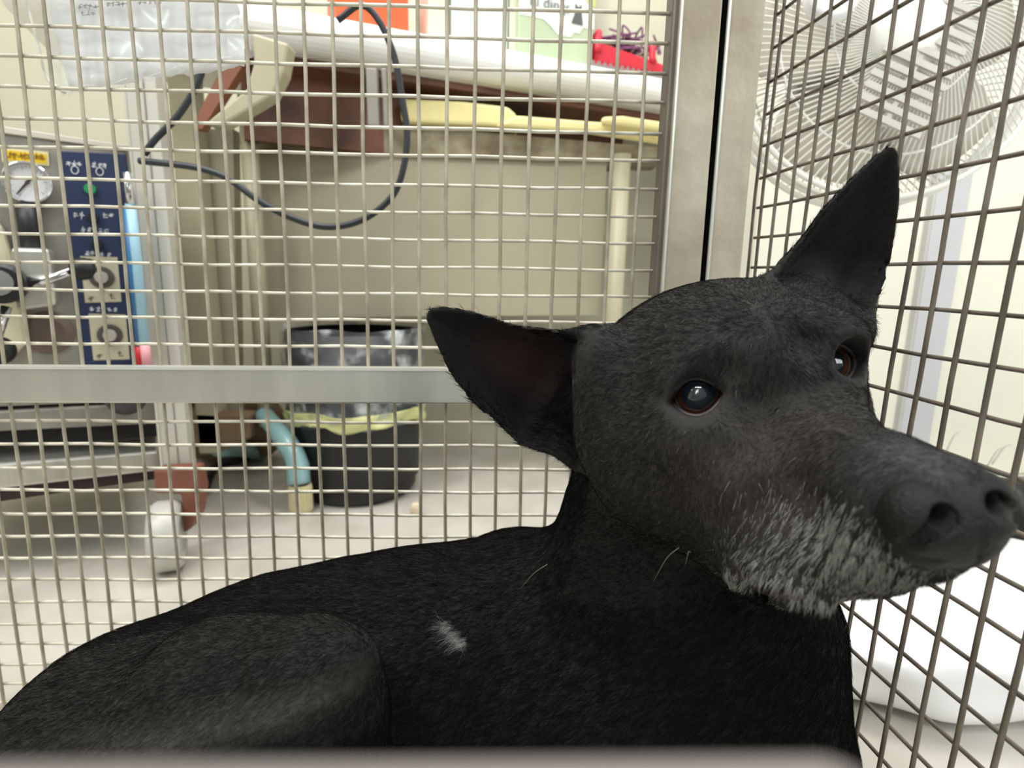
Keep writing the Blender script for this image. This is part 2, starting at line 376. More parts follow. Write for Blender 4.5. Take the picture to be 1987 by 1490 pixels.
for cname, rgb, cx, cz, nn, sp_ in (('yarn', (132, 84, 120), .55, .075, 26, .05), ('yarn', (58, 50, 88), .6, .045, 14, .035), ('yarn', (205, 200, 184), .55, .055, 10, .03), ('yarn', (110, 92, 52), .38, .05, 8, .022)):
    bm = B()
    for k in range(nn):
        c = a+e*(cx+random.uniform(-.22, .22))+n*random.uniform(.02, .09)+[0, 0, cz]
        pts = [c+np.array([random.gauss(0, sp_*.45), random.gauss(0, sp_*.3), random.gauss(0, .011)]) for _ in range(5)]
        tube(bm, spline(pts, 5), .0022, 5)
    link(cname, bm, mat('yarn_%d' % (rgb[0]), rgb, .9), bas, smooth=True)
bm = B(); a2, b2 = on_table(1146, 0, 0, 0, .02), on_table(1310, 0, 0, 0, .02)
slab(bm, [a2, b2, b2+[0, 0, .004], a2+[0, 0, .004]], tuple(n*.15))
for k in range(14): 
    q = a2+(b2-a2)*(k+.4)/15; slab(bm, [q+[0, 0, .004], q+d*.005+[0, 0, .004], q+d*.005+[0, 0, .010], q+[0, 0, .010]], tuple(n*.004))
o = link('ridged_mat', bm, mat('grey_mat', (140, 138, 138), .6)); tag(o, 'thin grey ridged mat under the red basket', 'mat')
# dark box above, behind the tissue box
o, a, b = boxy('appliance', 1030, 1140, .30, .1, mat('grey_brown_case', (112, 104, 94), .5), .20); tag(o, 'grey brown case standing behind the tissue box', 'box')

# ---------------------------------------------------------------- cables
P4 = Plane((0, .78, 0), (0, 1, 0))
bm = B(); tube(bm, spline([P4(*q) for q in ((655, 40), (700, 10), (735, 40), (765, 110), (780, 190), (790, 260), (782, 330), (758, 385), (700, 428), (630, 440), (560, 420), (500, 388), (440, 345), (380, 325), (300, 315), (270, 312))], 6), .0042, 8)
tag(link('cable', bm, cable_m, smooth=True), 'dark grey cable hanging in a big loop from the exam table', 'cable')
bm = B(); tube(bm, spline([P4(*q) for q in ((400, 110), (382, 165), (345, 225), (300, 272), (280, 300))], 6), .0042, 8)
tag(link('cable', bm, cable_m, smooth=True), 'short black cable slanting down behind the machine upright', 'cable')

# ---------------------------------------------------------------- paper in plastic sleeve on the mesh
P5 = Plane((0, YB+.012, 0), (0, 1, 0))
note = empty('paper_notice', P5(280, 100), 'crumpled white paper notice in a clear plastic sleeve behind the mesh', 'notice')
def crinkle(bm, plane, poly, thick, amp, nx=28, ny=14, seed=1):
    # grid between left and right borders
    rs = np.random.default_rng(seed)
    (tl, tr, br, bl) = poly; g = {}
    for side in (0, 1):
        for i in range(nx+1):
            for j in range(ny+1):
                u, v = i/nx, j/ny
                x = (tl[0]*(1-u)+tr[0]*u)*(1-v)+(bl[0]*(1-u)+br[0]*u)*v
                y = (tl[1]*(1-u)+tr[1]*u)*(1-v)+(bl[1]*(1-u)+br[1]*u)*v
                if side == 0:
                    wv = amp*(math.sin(u*9+v*5+seed)+.6*math.sin(u*23-v*11)+.5*math.sin(v*19+u*4)); g[(2, i, j)] = wv+rs.normal(0, amp*.15)
                    if j == ny: g[('e', i)] = rs.normal(0, 2.5)
                    if i == nx: g[('r', j)] = rs.normal(0, 3.5)
                x += g.get(('r', j), 0)*(i == nx); y += g.get(('e', i), 0)*(j == ny)
                g[(side, i, j)] = bm.verts.new(V(plane(x, y, g[(2, i, j)]+side*thick)))
    for i in range(nx):
        for j in range(ny):
            for s_ in (0, 1):
                q = [g[(s_, i, j)], g[(s_, i+1, j)], g[(s_, i+1, j+1)], g[(s_, i, j+1)]]
                bm.faces.new(q if s_ == 0 else q[::-1])
    for i in range(nx):
        bm.faces.new([g[(0, i, 0)], g[(1, i, 0)], g[(1, i+1, 0)], g[(0, i+1, 0)]]); bm.faces.new([g[(0, i, ny)], g[(0, i+1, ny)], g[(1, i+1, ny)], g[(1, i, ny)]])
    for j in range(ny):
        bm.faces.new([g[(0, 0, j)], g[(0, 0, j+1)], g[(1, 0, j+1)], g[(1, 0, j)]]); bm.faces.new([g[(0, nx, j)], g[(1, nx, j)], g[(1, nx, j+1)], g[(0, nx, j+1)]])
bm = B(); crinkle(bm, P5, [(62, -160), (436, -170), (478, 128), (134, 176)], .0006, .0012, seed=2)
link('paper_sheet', bm, paper, note, smooth=True)
clear = mat('clear_sleeve', (250, 252, 250), .12, 0, .02, alpha=.22, spec=.8)
bm = B(); crinkle(bm, Plane((0, YB+.0065, 0), (0, 1, 0)), [(30, -170), (455, -175), (492, 112), (120, 190)], .0004, .0012, seed=5)
link('clear_sleeve', bm, clear, note, smooth=True)
bm = B(); tube(bm, spline([P5(*q, -.005) for q in ((50, -40), (68, 30), (84, 92), (98, 150), (118, 172), (136, 184))], 5), .0011, 6); link('sleeve_edge', bm, mat('milky_edge', (236, 238, 228), .3), note, smooth=True)
def glyphs(bm, plane, x0, y0, n_, step, size, off, slope=0, th=.0003, seed=0):
    rs = random.Random(seed)
    for k in range(n_):
        cx, cy = x0+k*step, y0+k*step*slope
        for s_ in range(5):
            hor = s_ % 2 == 0; u = cx+rs.uniform(-.28, .28)*size; v = cy+rs.uniform(-.4, .4)*size
            wx, wy = (size*rs.uniform(.35, .48), size*.08) if hor else (size*.08, size*rs.uniform(.35, .48))
            slab(bm, plane.poly([(u-wx, v-wy), (u+wx, v-wy), (u+wx, v+wy), (u-wx, v+wy)], off), tuple(plane.n*th))
P5g = Plane((0, YB+.0085, 0), (0, 1, 0)); bm = B()
glyphs(bm, P5g, 156, 12, 5, 9.5, 8, 0, -.02, seed=1); glyphs(bm, P5g, 210, 7, 5, 9.5, 8, 0, -.02, seed=2); glyphs(bm, P5g, 272, 4, 5, 9.5, 7, 0, -.02, seed=3); glyphs(bm, P5g, 161, 27, 3, 9, 8, 0, seed=4)
link('print', bm, ink, note)

# ---------------------------------------------------------------- anaesthesia machine
PA, PB_ = PY(0, 500, .80), PY(240, 500, .87); nm_ = nrm(np.cross([PB_[0]-PA[0], PB_[1]-PA[1], 0], (0, 0, 1)))
if nm_[1] < 0: nm_ = -nm_
PM = Plane(PA, nm_)        # offset negative = towards the viewer
mach = empty('anesthesia_machine', (float(PM(120, 900)[0]), float(PM(120, 900)[1])+.1, ZF), 'grey steel anesthesia machine with round gauge and navy control panel', 'machine')
msteel = mat('machine_steel', (172, 170, 162), .45, .45, .25, 10, rgb2=(120, 116, 108))
bm = B(); slab(bm, PM.poly([(-260, 218), (245, 291), (300, 778), (-260, 800)], .0), tuple(nm_*.40)); link('housing', bm, msteel, mach, bevel=.004)
bm = B(); slab(bm, PM.poly([(-260, 206), (250, 283), (250, 293), (-260, 222)], -.004), tuple(nm_*.41)); link('housing_lid', bm, mat('light_lid', (214, 208, 196), .4, .2), mach, bevel=.001)
bm = B(); slab(bm, PM.poly([(117, 294), (245, 300), (262, 420), (278, 706), (160, 708), (140, 500)], -.005), tuple(nm_*.006)); link('control_panel', bm, navy, mach, bevel=.001)
bm = B(); slab(bm, PM.poly([(2, 286), (94, 295), (96, 322), (5, 314)], -.002), tuple(nm_*.002)); sk = link('warning_sticker', bm, mat('sticker_white', (226, 218, 170)), mach)
bm = B(); slab(bm, PM.poly([(10, 292), (90, 300), (91, 318), (12, 310)], -.003), tuple(nm_*.001)); link('sticker_field', bm, mat('sticker_yellow', (236, 196, 20), .5, 0, .1), sk)
bm = B(); glyphs(bm, PM, 20, 302, 7, 10.5, 11, -.0042, .09, seed=8); link('sticker_print', bm, mat('brown_print', (140, 104, 20)), sk)
bm = B()
for (x0, y0, n_, stp_) in ((134, 318, 3, 10), (183, 322, 3, 10), (148, 418, 2, 11), (204, 420, 2, 12), (163, 446, 2, 11), (195, 448, 2, 11), (170, 492, 2, 10), (200, 494, 2, 12), (180, 600, 2, 11), (213, 600, 2, 11)):
    bm = B(); glyphs(bm, PM, x0, y0, n_, stp_, 8.5, -.0062, .03, seed=x0); link('panel_print', bm, whitemark, mach)
for q in ((146, 331), (194, 334)):
    c = PM(*q, -.006); bm = B(); ex_ = PM(q[0]+7, q[1], -.006)-c; pts = [c+ex_*math.cos(t)+np.array([0, 0, .0052])*math.sin(t) for t in np.linspace(0, 6.28, 17)]; tube(bm, pts, .0006, 5); link('panel_symbol', bm, whitemark, mach)
def knob(q, rpx, h, m, name, off=-.005, prof=None):
    c = PM(*q, off); r = np.linalg.norm(PM(q[0]+rpx, q[1], off)-c)*.92; bm = B()
    lathe(bm, prof(r, h) if prof else [(r, 0), (r, h*.8), (r*.9, h), (0, h)], c, -nm_, 28); return link(name, bm, m, mach, smooth=False)
knob((176, 369), 13, .010, mat('green_button', (28, 150, 84), .35), 'green_button')
for q in ((182, 425), (190, 475)): knob(q, 12, .012, black_p, 'knob')
for (q0, q1, q2) in (((152, 500), (190, 535), 33), ((166, 608), (206, 646), 33)):
    bm = B(); x, y = q1; slab(bm, PM.poly([(x-34, y-38), (x+38, y-36), (x+46, y+50), (x-24, y+52)], -.006), tuple(nm_*.002)); link('dial_plate', bm, mat('dial_plate', (206, 198, 172), .5), mach)
    knob((x+8, y+3), 27, .003, mat('dial_ring', (88, 84, 78), .5), 'dial_ring', -.0065)
    knob((x+8, y+3), 15, .014, mat('dial_grey', (176, 172, 164), .4), 'dial_knob', -.0065)
    bm = B(); glyphs(bm, PM, x-12, y+42, 1, 10, 10, -.0066, 0, seed=3); glyphs(bm, PM, x+28, y+41, 1, 10, 10, -.0066, 0, seed=4); link('dial_marks', bm, mat('dial_print', (120, 116, 90)), mach)
# pressure gauge
gz = knob((57, 357), 52, .02, chrome, 'gauge_rim', -.0, lambda r, h: [(r*.95, 0), (r, h*.4), (r, h), (r*.93, h*1.05), (r*.88, h*.8), (r*.88, h*.7)])
c = PM(57, 357, -.014); r = np.linalg.norm(PM(57+52, 357)-PM(57, 357))*.92
bm = B(); lathe(bm, [(r*.9, 0), (0, .0004)], c, -nm_, 28); link('gauge_face', bm, mat('gauge_face', (226, 226, 230), .5), mach)
gx = nrm(PM(100, 357)-PM(50, 357)); gx[2] = 0; gx = nrm(gx)
bm = B()
def gp(a_, r_, o_): return c-nm_*o_+gx*math.cos(a_)*r_+np.array([0, 0, 1])*math.sin(a_)*r_
for k in range(25):
    t = math.radians(-130+k*11.7)+math.pi/2; l0 = .72 if k % 4 else .62
    slab(bm, [gp(t-.012, r*l0, .001), gp(t+.012, r*l0, .001), gp(t+.012, r*.8, .001), gp(t-.012, r*.8, .001)], tuple(nm_*.0003))
link('gauge_ticks', bm, ink, mach)
bm = B(); ta = math.radians(232); slab(bm, [gp(ta-.04, r*.75, .0025), gp(ta+.04, r*.75, .0025), gp(ta+math.pi-.3, r*.25, .0025), gp(ta+math.pi+.3, r*.25, .0025)], tuple(nm_*.0005)); lathe(bm, [(r*.09, 0), (r*.09, .002), (0, .002)], gp(0, 0, .0015), -nm_, 16); link('gauge_needle', bm, mat('needle', (66, 50, 50)), mach)
# black hose under gauge, vaporiser head, lever and knobs
bm = B(); tube(bm, [PM(55, 400, -.014), PM(62, 440, -.016), PM(70, 490, -.02)], .013, 16); link('black_neck', bm, black_p, mach, smooth=True)
bm = B(); slab(bm, PM.poly([(34, 482), (106, 484), (112, 520), (120, 590), (44, 600), (40, 540)], -.05), tuple(nm_*.045)); link('valve_block', bm, steel, mach, bevel=.005)
bm = B(); lathe(bm, [(.025, 0), (.025, .03), (.021, .034), (0, .034)], PM(24, 548, -.045), -nm_, 28); link('valve_wheel', bm, black_p, mach)
bm = B(); lathe(bm, [(.016, 0), (.016, .004), (0, .005)], PM(20, 546, -.078), -nm_, 24); link('valve_cap', bm, chrome, mach)
bm = B(); tube(bm, [PM(60, 550, -.05), PM(110, 540, -.06), PM(165, 520, -.06)], [.010, .006, .006], 12); link('lever', bm, chrome, mach, smooth=True)
bm = B(); c_ = PM(168, 523, -.062); tube(bm, spline([PM(150, 524, -.06), PM(160, 522, -.062), PM(178, 522, -.062), PM(190, 524, -.06)], 4), [.006, .010, .013, .014, .015, .015, .015, .015, .014, .014, .013, .01, .006], 14); link('lever_knob', bm, black_p, mach, smooth=True)
bm = B(); tube(bm, [PM(30, 590, -.06), PM(12, 655, -.07)], .006, 10); link('control_rod', bm, chrome, mach, smooth=True)
bm = B(); bmesh.ops.create_uvsphere(bm, u_segments=20, v_segments=14, radius=.018, matrix=Matrix.Translation(V(PM(20, 668, -.072)))); link('ball_knob', bm, black_p, mach, smooth=True)
bm = B(); lathe(bm, [(.03, 0), (.03, .006), (.02, .01), (0, .01)], PM(95, 645, 0), -nm_, 28); link('port_cover', bm, mat('port_brown', (112, 96, 88), .4, .3), mach)
bm = B(); slab(bm, PM.poly([(-40, 400), (10, 440), (48, 560), (60, 660), (20, 700), (-60, 700)], -.02), tuple(nm_*.018)); link('cream_cover', bm, mat('cream_cover', (214, 208, 178), .5), mach, bevel=.006)
# base
bm = B(); slab(bm, PM.poly([(-260, 858), (308, 822), (312, 855), (-260, 900)], .03), tuple(nm_*.1)); link('base_gap', bm, mat('dark_gap', (30, 28, 27), .7), mach)
bm = B(); slab(bm, PM.poly([(-260, 812), (305, 780), (308, 822), (-260, 850)], .0), tuple(nm_*.13)); link('base_drawer', bm, msteel, mach, bevel=.003)
bm = B(); slab(bm, PM.poly([(-260, 912), (308, 868), (312, 906), (-260, 970)], -.02), tuple(nm_*.45)); link('base_plate', bm, steel, mach, bevel=.004)
bm = B(); slab(bm, PM.poly([(-260, 965), (300, 905), (300, 930), (-260, 1010)], .0), tuple(nm_*.42)); link('base_underside', bm, mat('dark_maroon', (58, 40, 42), .7), mach)
bm = B(); c_ = PM(235, 778, -.03); bmesh.ops.create_uvsphere(bm, u_segments=20, v_segments=12, radius=.028, matrix=Matrix.Translation(V(c_+np.array([0, .015, .01])))); link('round_foot', bm, mat('dark_violet', (64, 56, 66), .4), mach, smooth=True)
# caster
bm = B(); PC = Plane((0, .83, 0), (0, 1, 0)); slab(bm, PC.poly([(296, 912), (378, 908), (388, 950), (382, 1000), (366, 1030), (354, 1035), (350, 960), (300, 958)]), (0, .03, 0)); cf = link('caster_fork', bm, mat('rust_brown', (138, 84, 68), .5, 0, .3, 20), mach, bevel=.004)
bm = B(); c_ = PC(336, 1032); rw = float(c_[2]-ZF)+.0; lathe(bm, [(0, -.018), (rw*.5, -.018), (rw*.55, -.021), (rw*.88, -.021), (rw, -.012), (rw, .012), (rw*.88, .021), (rw*.55, .021), (rw*.5, .018), (0, .018)], c_+np.array([-.002, -.012, .0]), (.93, .36, 0), 40); link('caster_wheel', bm, mat('pale_wheel', (196, 196, 190), .4, .1), mach, smooth=True)
# rear caster (out of frame)
# steel stand in front right of the machine
PS = Plane((0, .86, 0), (0, 1, 0)); a = PS(240, 175); b = PS(303, 175); zu = PS(330, 904)[2]
bm = B(); slab(bm, [(a[0], .86, zu), (b[0], .86, zu), (b[0], .86, a[2]+.04), (a[0], .86, a[2]+.04)], (0, .02, 0)); up_o = link('upright', bm, mat('upright_steel', (206, 204, 196), .45, .25, .08), mach, bevel=.001); up_o['label'] = 'pale steel upright at the right side'
bm = B(); slab(bm, [(b[0]-.017, .8585, zu), (b[0]-.0158, .8585, zu), (b[0]-.0158, .8585, a[2]+.03), (b[0]-.017, .8585, a[2]+.03)], (0, .0015, 0)); link('fold_line', bm, mat('fold_dark', (140, 136, 130)), up_o)
bm = B(); slab(bm, [(a[0], .8585, zu), (a[0]+.003, .8585, zu), (a[0]+.003, .8585, a[2]+.03), (a[0], .8585, a[2]+.03)], (0, .0015, 0)); link('left_highlight', bm, MATS['bright_steel'], up_o)  # bright strip stands in for the highlight down the left edge
# hanging tube light blue / blue with red end
PT = Plane((0, .835, 0), (0, 1, 0))
bt = empty('breathing_tube', PT(262, 400), 'light blue plastic tube with red and pink end hanging beside the navy panel', 'tube')
bm = B(); tube(bm, [PT(253, 395), PT(265, 500), PT(280, 668)], .0065, 14); link('tube_body', bm, mat('pale_blue_plastic', (168, 212, 234), .35), bt, smooth=True)
bm = B(); tube(bm, [PT(246, 400), PT(258, 530), PT(272, 672)], .0055, 12); link('blue_side', bm, mat('blue_plastic', (54, 116, 172), .35), bt, smooth=True)
bm = B(); tube(bm, [PT(281, 669), PT(286, 710)], .0068, 14); link('pink_end', bm, mat('pink_plastic', (236, 168, 178), .4), bt, smooth=True)
bm = B(); tube(bm, [PT(270, 672), PT(274, 710)], .006, 12); link('red_end', bm, mat('red_end', (200, 30, 44), .4), bt, smooth=True)
bm = B(); tube(bm, [PT(246, 335), PT(250, 365), PT(254, 396)], [.005, .006, .007], 12); link('metal_joint', bm, chrome, bt, smooth=True)

# ---------------------------------------------------------------- trash bin
YT = 1.16
cb = PY(697, 915, YT); cb[2] = ZF+.003
binr = empty('trash_bin', cb, 'black round trash bin with clear liner bag and yellow green rim on the floor', 'trash bin')
xr = (PY(815, 915, YT)-PY(580, 915, YT))[0]/2
zt = PY(697, 640, YT)[2]; hb = zt-cb[2]
bm = B(); lathe(bm, [(0, 0), (xr*.86, 0), (xr*.93, .012), (xr*.92, .03), (xr*.98, .034), (xr*1.0, hb*.5), (xr*1.06, hb), (xr*1.02, hb), (xr*.96, hb*.5), (xr*.88, .04), (0, .04)], cb+np.array([0, 0, 0]), (0, 0, 1), 48); link('bin_body', bm, black_p, binr, smooth=True)
def bagm(bm, r0, z0, z1, amp, seed, flare=0):
    rs = random.Random(seed); n1, n2 = 64, 12; g = []
    ph = [rs.uniform(0, 6) for _ in range(6)]
    for j in range(n2+1):
        t = j/n2; row = []
        for k in range(n1):
            a_ = 2*math.pi*k/n1; rr = r0*(1+flare*t)+amp*(math.sin(7*a_+ph[0]+t*3)+.7*math.sin(13*a_+ph[1]-t*5)+.5*math.sin(23*a_+ph[2]+t*8))
            zz = z0+(z1-z0)*t+(amp*2.2*math.sin(5*a_+ph[3])+amp*1.5*math.sin(9*a_+ph[4]))*(1 if j in (0,) else .3)
            row.append(bm.verts.new(V(cb+np.array([rr*math.cos(a_), rr*math.sin(a_), zz]))))
        g.append(row)
    for j in range(n2):
        for k in range(n1): bm.faces.new([g[j][k], g[j][(k+1) % n1], g[j+1][(k+1) % n1], g[j+1][k]])
ml = mat('clear_liner', (225, 230, 232), .15, 0, .2, 26, alpha=.2, rgb2=(120, 128, 135)); ntl = ml.node_tree; rr_ = ntl.nodes.new('ShaderNodeMapRange'); rr_.inputs['From Min'].default_value = .5; rr_.inputs['From Max'].default_value = .72; rr_.inputs['To Min'].default_value = .1; rr_.inputs['To Max'].default_value = .75
ntl.links.new([x for x in ntl.nodes if x.type == 'TEX_NOISE'][0].outputs['Fac'], rr_.inputs[0]); ntl.links.new(rr_.outputs[0], ntl.nodes['Principled BSDF'].inputs['Alpha'])
bm = B(); bagm(bm, xr*1.06, hb*.48, hb*1.03, .0025, 3, .05); lb = link('clear_liner', bm, mat('clear_liner', (205, 212, 216), .15, 0, .2, 18, alpha=.2, rgb2=(150, 158, 165)), binr, smooth=True); sm = lb.modifiers.new('t', 'SOLIDIFY'); sm.thickness = .0006
bm = B(); bagm(bm, xr*1.09, hb*.48, hb*.56, .003, 9, .01); lb = link('liner_hem', bm, mat('yellow_green_film', (222, 226, 160), .35, 0, .15, alpha=.9), binr, smooth=True); sm = lb.modifiers.new('t', 'SOLIDIFY'); sm.thickness = .0006

bm = B(); lump(bm, (float(PY(806, 910, 1.02)[0]), 1.02, ZF+.012), (.010, .008, .012), .12, 21, 20, 12, flat=ZF+.001)
tag(link('paper_scrap', bm, mat('cream_scrap', (222, 206, 178), .8), smooth=True), 'small crumpled cream scrap beside the lower right of the bin', 'scrap')

# ---------------------------------------------------------------- teal foot with rubber tip
PF = Plane((0, 1.03, 0), (0, 1, 0))
tf = tbl; PL = Plane((0, 1.10, 0), (0, 1, 0)); cx0, cx1 = PL(352, 500)[0], PL(396, 500)[0]
bm = B(); slab(bm, [(cx0, 1.10, ZF+.09), (cx1, 1.10, ZF+.09), (cx1, 1.10, ZT-.05), (cx0, 1.10, ZT-.05)], (0, .05, 0)); link('pedestal', bm, beige_leg, tbl, bevel=.004)
tealm = mat('teal_paint', (146, 186, 188), .3, 0, .06, coat=.4); cm_ = (cx0+cx1)/2
bm = B(); tube(bm, spline([(cm_, 1.14, ZF+.09), (cm_, 1.26, ZF+.05), (cm_, 1.34, ZF+.014)], 6), .018, 12); o = link('foot_arm', bm, tealm, tbl, smooth=True)
bm = B(); slab(bm, PL.poly([(350, 800), (484, 806), (486, 850), (440, 872), (350, 868)]), (0, .045, 0)); link('pedestal_base', bm, mat('tan_base', (140, 118, 90), .7, 0, .3, 14), tbl, bevel=.004)
bm = B(); tube(bm, spline([PF(470, 830, .10), PF(500, 842, .07), PF(545, 868, .03), PF(572, 898, .01), PF(580, 938)], 5), [.018]*8+[.020]*8+[.0215]*5, 16); link('foot_arm', bm, mat('teal_paint', (146, 186, 188), .3, 0, .06, coat=.4), tf, smooth=True)
bm = B(); c_ = PF(582, 938); 
n1 = 40; prof_ = [(.019, c_[2]-ZF-.0), (.021, .05), (.021, .008), (.018, .001), (0, .001)]
rings = []
for r_, h_ in prof_:
    rings.append([bm.verts.new(Vector((c_[0]+(r_*(1 + (.05 if k % 2 else -.05)))*math.cos(2*math.pi*k/n1), 1.03+(r_*(1+(.05 if k % 2 else -.05)))*math.sin(2*math.pi*k/n1), ZF+h_))) for k in range(n1)])
for p_, q_ in zip(rings, rings[1:]):
    for k in range(n1): bm.faces.new([p_[k], p_[(k+1) % n1], q_[(k+1) % n1], q_[k]])
link('rubber_tip', bm, mat('cream_rubber', (216, 206, 164), .6, 0, .1), tf)
# crumpled brown cloth/bag on floor behind
bm = B(); cc = PY(440, 835, 1.33); lump(bm, (cc[0], 1.33, ZF+.10), (.13, .06, .10), .05, 3, flat=ZF+.001)
tag(link('crumpled_bag', bm, mat('brown_bag', (150, 128, 100), .8, 0, .35, 16, .5, 40, rgb2=(104, 82, 58)), smooth=True), 'crumpled brown paper bag on the floor left of the trash bin', 'bag')
bm = B(); tube(bm, spline([PZ(395, 950, ZF+.02), PZ(420, 905, ZF+.022), PZ(470, 890, ZF+.024), PZ(505, 870, ZF+.03)], 5), .01, 10)
tag(link('black_strap', bm, black_p, smooth=True), 'black strap lying on the floor in front of the crumpled brown bag', 'strap')

# ---------------------------------------------------------------- outside the side panel: fan, wall strip, white sack, black bag
YFan = .80
fc = PY(1704, 109, YFan)
fn = nrm([-.12, -1, .12]); fx = nrm(np.cross((0, 0, 1), fn)); fz = np.cross(fn, fx)
RF = 280/F*(fc@R)[2]
fan = empty('electric_fan', fc+np.array([.0, .1, -.2]), 'round white electric fan with radial wire guard hanging beyond the side mesh', 'fan')
fwhite = mat('fan_white', (232, 232, 224), .35, 0, .04)
def fp(r_, a_, o_): return fc+fx*r_*math.cos(a_)+fz*r_*math.sin(a_)+fn*o_
def guard(zo, dome, nw, twist, name):
    bm = B()
    for k in range(nw):
        a0 = 2*math.pi*k/nw
        tube(bm, [fp(RF*t, a0+twist*(1-t)**2, zo+dome*(1-t*t)) for t in (.2, .4, .6, .8, .93, 1)], .0011, 4, False)
    for t in (.45, .75): tube(bm, [fp(RF*t, a_, zo+dome*(1-t*t)-.001) for a_ in np.linspace(0, 2*math.pi, 65)], .0016, 6, False)
    return link(name, bm, fwhite, fan, smooth=True)
guard(.03, .045, 120, .9, 'front_guard'); guard(-.03, -.045, 120, -.7, 'rear_guard')
bm = B(); 
for o_ in (-.03, 0, .03): tube(bm, [fp(RF, a_, o_) for a_ in np.linspace(0, 2*math.pi, 97)], .004 if o_ else .006, 8, False)
lathe(bm, [(RF*.995, -.008), (RF*1.008, -.008), (RF*1.008, .008), (RF*.995, .008), (RF*.995, -.008)], fc, fn, 96); link('guard_ring', bm, fwhite, fan, smooth=True)
bm = B(); lathe(bm, [(.0, .085), (.03, .085), (.045, .078), (.05, .07), (.05, .06), (0, .06)], fc, fn, 40); link('guard_badge', bm, fwhite, fan, smooth=True)
for k in range(5):
    bm = B(); g = []
    a0 = 2*math.pi*k/5+.4
    for i in range(9):
        t = .15+.75*i/8; row = []
        for j in range(9):
            u = j/8-.5; wd = 1.22*(math.sin(math.pi*min(1, t*.75+.15)))
            row.append(bm.verts.new(V(fp(RF*t, a0+u*wd, .018*u*2*(1.2-t)))))
        g.append(row)
    for i in range(8):
        for j in range(8): bm.faces.new([g[i][j], g[i+1][j], g[i+1][j+1], g[i][j+1]])
    o = link('fan_blade', bm, mat('blade_grey', (192, 186, 173), .35, 0, .05), fan, smooth=True); s_ = o.modifiers.new('t', 'SOLIDIFY'); s_.thickness = .002
bm = B(); lathe(bm, [(0, .03), (.035, .028), (.04, .02), (.04, -.03), (0, -.03)], fc, fn, 32); link('blade_hub', bm, fwhite, fan, smooth=True)
bm = B(); lathe(bm, [(0, -.055), (.07, -.055), (.075, -.065), (.07, -.13), (.05, -.15), (0, -.15)], fc, fn, 40); link('motor_housing', bm, mat('motor_grey', (150, 148, 142), .4), fan, smooth=True)
# vented square cover in front of the guard, seen right of centre
cv = PY(1775, 130, YFan-.085); bm = B()
mt_ = nrm(fx*math.cos(-.42)+fz*math.sin(-.42)); mz_ = np.cross(fn, mt_)
for k in range(11):
    q = cv+mz_*(.075-.0148*k)
    slab(bm, [q-mt_*.043, q+mt_*.043, q+mt_*.043+mz_*.0078, q-mt_*.043+mz_*.0078], tuple(fn*.004))
slab(bm, [cv-mt_*.003-mz_*.075+fn*-.001, cv+mt_*.003-mz_*.075+fn*-.001, cv+mt_*.003+mz_*.085+fn*-.001, cv-mt_*.003+mz_*.085+fn*-.001], tuple(fn*.003))
link('vent_slats', bm, mat('slat_grey_white', (200, 197, 188), .5), fan)
bm = B(); lathe(bm, [(.0, .0), (.028, .0), (.03, .004), (.03, .018), (.024, .024), (.02, .016), (0, .014)], PY(1606, 2, YFan-.07), fn, 32); link('round_knob', bm, mat('glossy_white', (244, 246, 250), .15), fan, smooth=True)
bm = B(); tube(bm, [fc-fn*.10, fc-fn*.15+np.array([.01, .03, .1]), fc-fn*.15+np.array([.02, .04, .45])], .014, 12); link('fan_arm', bm, fwhite, fan, smooth=True)
# white cabinet with grey strip behind the fan
YW = 1.13
PW = Plane((0, YW, 0), (-.12, 1, 0))
cab = empty('white_cabinet', PW(1750, 900), 'tall cream white cabinet with a grey vertical strip beyond the side mesh', 'cabinet')
cab.location.z = ZF
def vq(x0, x1, y0, y1, pl_, off=0):
    a, b = pl_(x0, y0, off), pl_(x1, y0, off); z1 = pl_(x0, y1, off)[2]
    return [(a[0], a[1], z1), (b[0], b[1], z1), (b[0], b[1], a[2]), (a[0], a[1], a[2])]
bm = B(); q = vq(1560, 2450, -500, 1000, PW); q[0] = (*q[0][:2], ZF+.002); q[1] = (*q[1][:2], ZF+.002); slab(bm, q, tuple(PW.n*.14)); link('cabinet_body', bm, mat('cream_white', (243, 243, 228), .45, 0, .03), cab)
bm = B(); slab(bm, vq(1822, 1886, 330, 1050, PW, -.004), tuple(PW.n*.004)); link('grey_strip', bm, mat('lavender_grey', (208, 208, 214), .4, 0, .04), cab)
bm = B(); slab(bm, vq(1812, 1822, 300, 1050, PW, -.003), tuple(PW.n*.003)); link('strip_edge', bm, mat('strip_edge', (186, 184, 178), .4), cab)
# white sack
bm = B(); lump(bm, (.60, .62, ZF+.048), (.30, .16, .062), .045, 11, 72, 40, flat=ZF+.001)
tag(link('plastic_sack', bm, mat('white_sack', (250, 250, 252), .35, 0, .03, 10, .3, 18), smooth=True), 'full white plastic sack on the floor beyond the side mesh', 'sack')
# black roll lying on the floor behind the sack
bm = B(); c_ = PY(1985, 1010, .92); zr = ZF+.060; tube(bm, spline([(c_[0]-.05, .92, zr), (c_[0]-.035, .92, zr), (c_[0]+.05, .93, zr), (c_[0]+.2, .95, zr), (c_[0]+.34, .97, zr)], 4), [.030, .040, .047, .052, .055]+[.058]*12, 24)
tag(link('black_roll', bm, black_p, smooth=True), 'black roll lying on the floor behind the white sack beside the dog nose', 'roll')
#DOG#
NH = 300000
